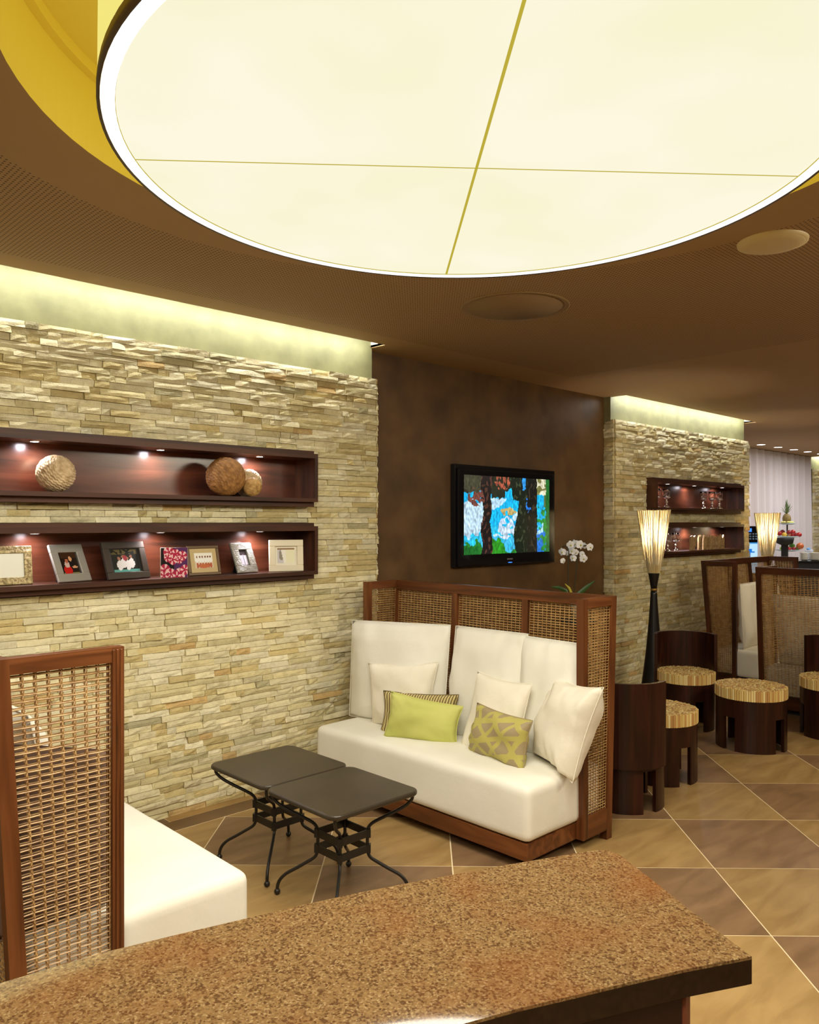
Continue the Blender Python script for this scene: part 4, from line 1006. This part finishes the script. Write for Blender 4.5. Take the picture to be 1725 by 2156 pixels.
def block(px0, px1, Y, label, seed, v=False):
    x0, x1 = on_shelf(px0, Y), on_shelf(px1, Y); rg = random.Random(seed); mb = MB(); H = .155; n = 5
    if v:   # heart shaped slice
        pts = [(0, 0), (.6, 0), (.9, .55), (1, .9), (.8, 1), (.55, .88), (.3, 1), (0, .9), (-.02, .5)]
    else:
        pts = [(0, 0), (.96, 0), (.98, .7), (.90, .98), (.74, .72), (.55, 1.02), (.40, .76), (.22, 1), (.06, .8), (.02, .4)]
    q = [(x0+(x1-x0)*a, H*b*rg.uniform(.96, 1.02)) for a, b in pts]; k = len(q)
    vs = [(x, Y-.008, z) for x, z in q]+[(x, Y+.008, z) for x, z in q]
    cx = (x0+x1)/2; vs = [(a-cx, b-Y, c) for a, b, c in vs]
    mb.add(vs, [tuple(range(k)), tuple(range(2*k-1, k-1, -1))]+[(i, k+i, k+(i+1) % k, (i+1) % k) for i in range(k)])
    for _ in range(5):
        a = rg.uniform(.15, .85); xx = x0+(x1-x0)*a-cx; mb.box((xx-.003, -.011, .03), (xx+.004, -.007, rg.uniform(.08, .13)))
    o = mb.obj('carved_wood', 'carv'); o.location = (cx, Y, D+.0005)
    tag(o, label, 'ornament', 'carved wood pieces on the lower far shelf')
M['carv'] = noisy('pale carved wood', lin((150, 116, 74)), lin((206, 176, 128)), 40, .7, .6, 60, .004)
block(1453.5, 1466, 3.95, 'heart shaped pale slice of wood on the lower far shelf', 1, True)
block(1470, 1478, 3.98, 'narrow carved wood post right of the heart shaped slice', 2)
block(1480, 1493, 3.95, 'second carved wood piece, touching the widest one', 3)
block(1493.5, 1507, 3.93, 'widest carved wood piece in the middle of the row', 4)
block(1508, 1525, 3.95, 'carved wood piece at the right end of the row', 5)

# ------------------------------------------------------------------ far end: curtain, drink machine, buffet
mb = MB(); n = 520; vs = []
rg = random.Random(1); ph = [rg.uniform(0, 6) for _ in range(6)]
for i in range(n+1):
    x = 9.42+(15.12-9.42)*i/n; w = .045*sin(x*22+ph[0]+.9*sin(x*3))+.022*sin(x*47+ph[1])+.012*sin(x*9.3+ph[2])
    vs += [(x, 5.27+w*1.25, .02), (x, 5.27+w*1.0, 1.3), (x, 5.27+w*.6, 2.745)]
fs = []
for i in range(n): a = i*3; fs += [(a, a+3, a+4, a+1), (a+1, a+4, a+5, a+2)]
o = mb.add(vs, fs, None, True).obj('curtain', 'curtain'); tag(o, 'long white pleated curtain closing the far end of the room', 'curtain')
P = cw(4.56, 11.0); dm = thing('drink_machine', (P.x, P.y, 0), 'drink machine with black keypad and glowing cyan front', 'machine', ANG-pi/2)
box('cabinet', (-.26, 0, 0), (.235, .33, 1.53), 'tv_black', dm, .01)
def p_mach(u, v):
    c = (130, 214, 255) if u < .75 else (190, 232, 255)
    if abs(v-.98) < .03: c = (60, 150, 220)
    if .30 < v < .75 and (abs(u-.62) < .025 or abs(u-.78) < .025): c = (20, 120, 220)
    if abs(v-.75) < .03 and .58 < u < .82: c = (20, 120, 220)
    if .66 < v < .7 and .78 < u < .9: c = (20, 120, 220)
    return c
g = grid_print(.46, .42, 24, 24, p_mach, 'lit_panel', 'screen', dm, -.004); g.location.z = .885
mb = MB()
for i in range(5):
    for j in range(3): mb.box((.04+i*.04-.0, -.006, 1.345+j*.034), (.064+i*.04, 0, 1.365+j*.034))
mb.obj('keypad', basic('pale keys', lin((150, 190, 240)), .4), dm)
MB().box((.06, -.006, 1.452), (.15, 0, 1.50)).obj('display', 'blue', dm)
P = cw(6.5, 12.5); bt = thing('buffet_table', (P.x, P.y, 0), 'black clothed buffet table at the far right', 'table', ANG-pi/2)
box('black_cloth', (-.70, -.45, 0), (1.6, .2, .985), basic('black cloth', (.012, .011, .012), .8), bt, .01); box('top', (-.72, -.47, .985), (1.62, .22, 1.0), 'tv_black', bt, .004)
BZ = 12.35
def buf(px, z, d=0.0): Z = BZ+d; v = cw((px-862.5)/FPX*Z, Z, z); return v
c0 = buf(1658, 1.0); fs_ = thing('fruit_stand', tuple(c0), 'three tiered fruit stand with glass plates on the buffet', 'stand')
plate = basic('pale blue glass plate', lin((190, 214, 222)), .15)
MB().lathe([(0, 0), (.07, 0), (.07, .01), (.012, .02), (.012, .56), (0, .56)], 16).obj('pole', 'pewter', fs_)
for z, r, dx in ((.545, .125, 0), (.345, .17, .02), (.135, .185, .03)):
    MB().lathe([(0, z), (r*.5, z), (r, z+.018), (r, z+.024), (r*.5, z+.007), (0, z+.007)], 28, caps=False).obj('plate', plate, fs_)
def fruit(name, cat, label, p, r, col, sc=(1, 1, 1), grp=None):
    o = MB().sphere((0, 0, 0), r, 12, 8, None, sc).obj(name, basic(name, lin(col), .35)); o.location = p; tag(o, label, cat, grp); return o
fm = {}
def fruits(tz, items, grp):
    for k, (px, dz, r, col, nm, lab) in enumerate(items):
        p = buf(px, 1.0+tz+dz+r, (.05 if k % 2 else -.06)); o = fruit(nm, 'fruit', lab, tuple(p), r, col, (1, 1, .92), grp)
red, red2, yel, grn, org = (172, 30, 28), (140, 26, 30), (222, 180, 60), (150, 190, 50), (190, 96, 40)
fruits(.352, [(1642, .02, .037, red, 'apple', 'red apple at the left end of the middle tier'), (1648, .045, .037, red2, 'apple', 'dark red apple on top of the pile, middle tier left'), (1652, .0, .04, yel, 'peach', 'yellow peach in front on the middle tier'), (1660, .0, .037, (226, 150, 80), 'peach', 'orange peach beside the yellow one, middle tier'), (1662, .04, .037, red2, 'apple', 'red apple behind the pole on the middle tier'), (1668, .0, .037, red, 'apple', 'red apple right of the peaches, middle tier'), (1670, .045, .037, red, 'apple', 'topmost red apple, middle tier right'), (1677, .0, .037, red2, 'apple', 'dark red apple second from the right, middle tier'), (1683, .0, .04, red, 'apple', 'large red apple at the right rim, middle tier'), ], 'fruit on the middle tier')
fruits(.142, [(1648, .0, .038, grn, 'apple', 'bright green apple at the left end of the lowest tier'), (1656, .0, .034, (200, 120, 70), 'peach', 'dull orange peach on the lowest tier'), (1662, .0, .034, red, 'apple', 'red apple between the green ones, lowest tier'), (1668, .035, .044, (96, 150, 50), 'apple', 'large green apple on top, lowest tier'), (1672, .0, .034, red2, 'apple', 'dark red apple under the large green one'), (1679, .0, .036, (130, 170, 60), 'apple', 'green apple at the front right, lowest tier'), (1685, .02, .055, org, 'melon', 'orange brown melon half at the right, lowest tier')], 'fruit on the lowest tier')
pa = thing('pineapple', tuple(buf(1657, 1.552)), 'whole pineapple crowning the fruit stand', 'fruit')
mb = MB(); n = 14
mb.sphere((0, 0, .085), .062, 16, 12, None, (1, 1, 1.35)); mb.obj('body', noisy('pineapple skin', lin((110, 90, 44)), lin((150, 128, 66)), 60, .6, 1, 60, .01), pa)
mb = MB(); rg = random.Random(9)
for k in range(46):
    a = rg.uniform(0, 2*pi); e = rg.uniform(.0, .9); ln = rg.uniform(.10, .19)*(1.1-.4*e); z0 = .155+rg.uniform(0, .10)*(1-e)
    d = Vector((cos(a)*sin(e*.8), sin(a)*sin(e*.8), cos(e*.8))); s = Vector((-sin(a), cos(a), 0))*.011; b0 = Vector((0, 0, z0)); bend = Vector((cos(a), sin(a), 0))*.02*e
    mb.add([b0-s, b0+s, b0+d*ln*.6+s*.7+bend, b0+d*ln*.6-s*.7+bend, b0+d*ln+bend*2], [(0, 1, 2, 3), (3, 2, 4)], None)
o = mb.obj('crown', noisy('pineapple leaves', lin((92, 116, 70)), lin((140, 160, 110)), 30, .5, 0), pa); o['kind'] = 'stuff'
for k, (px, d) in enumerate([(1648, -.07), (1652, -.09), (1664, -.08), (1669, -.06), (1660, -.10)]):
    o = fruit('melon_slice', 'fruit', ['leftmost pale melon slice under the pineapple', 'second melon slice from the left under the pineapple', 'second melon slice from the right under the pineapple', 'rightmost pale melon slice under the pineapple', 'middle melon slice in front of the pineapple'][k], tuple(buf(px, 1.585, d)), .03, (222, 214, 120), (1.2, .8, .5), 'melon slices on the top tier')
bs = thing('bowl_stand', tuple(buf(1653, 1.0, -.35)), 'black pedestal stand with deep tray in front of the fruit', 'stand')
MB().box((-.04, -.04, 0), (.03, .04, .24)).obj('post', 'black', bs, .004)
MB().lathe([(0, .24), (.05, .24), (.115, .27), (.13, .35), (.125, .352), (.10, .30), (0, .30)], 28, caps=False).obj('tray', 'black', bs)
pm = basic('white porcelain', lin((226, 220, 204)), .3)
for s, (px, nn, lab) in enumerate([(1694, 7, 'nearer stack'), (1716, 7, 'stack at the edge')]):
    for k in range(nn):
        r = .062 if s == 0 else .08
        o = MB().lathe([(0, .0), (r*.6, .0), (r, .016), (r, .019), (r*.6, .004), (0, .004)], 20, caps=False).obj('bowl', pm); p = buf(px, 1.0015+k*.0165, -.1); o.location = p
        tag(o, ['lowest', 'second from the bottom', 'third from the bottom', 'middle', 'third from the top', 'second from the top', 'topmost'][k]+(' white bowl of the left stack on the buffet' if s == 0 else ' white bowl of the right stack on the buffet'), 'bowl', 'left bowl stack' if s == 0 else 'right bowl stack')
o = MB().box((-.05, -.05, 0), (.05, .05, .15)).obj('napkin_box', basic('white box', (.7, .74, .8), .6), None, .006); o.location = buf(1704, 1.0015, .15); tag(o, 'white box of napkins behind the bowl stacks', 'box')
o = MB().sphere((0, 0, .012), .035, 10, 6, None, (1.3, .8, .5)).obj('napkin', basic('blue napkin', lin((90, 160, 220)), .8)); o.location = buf(1703, 1.1525, .15); tag(o, 'crumpled blue napkin on the white box', 'napkin')
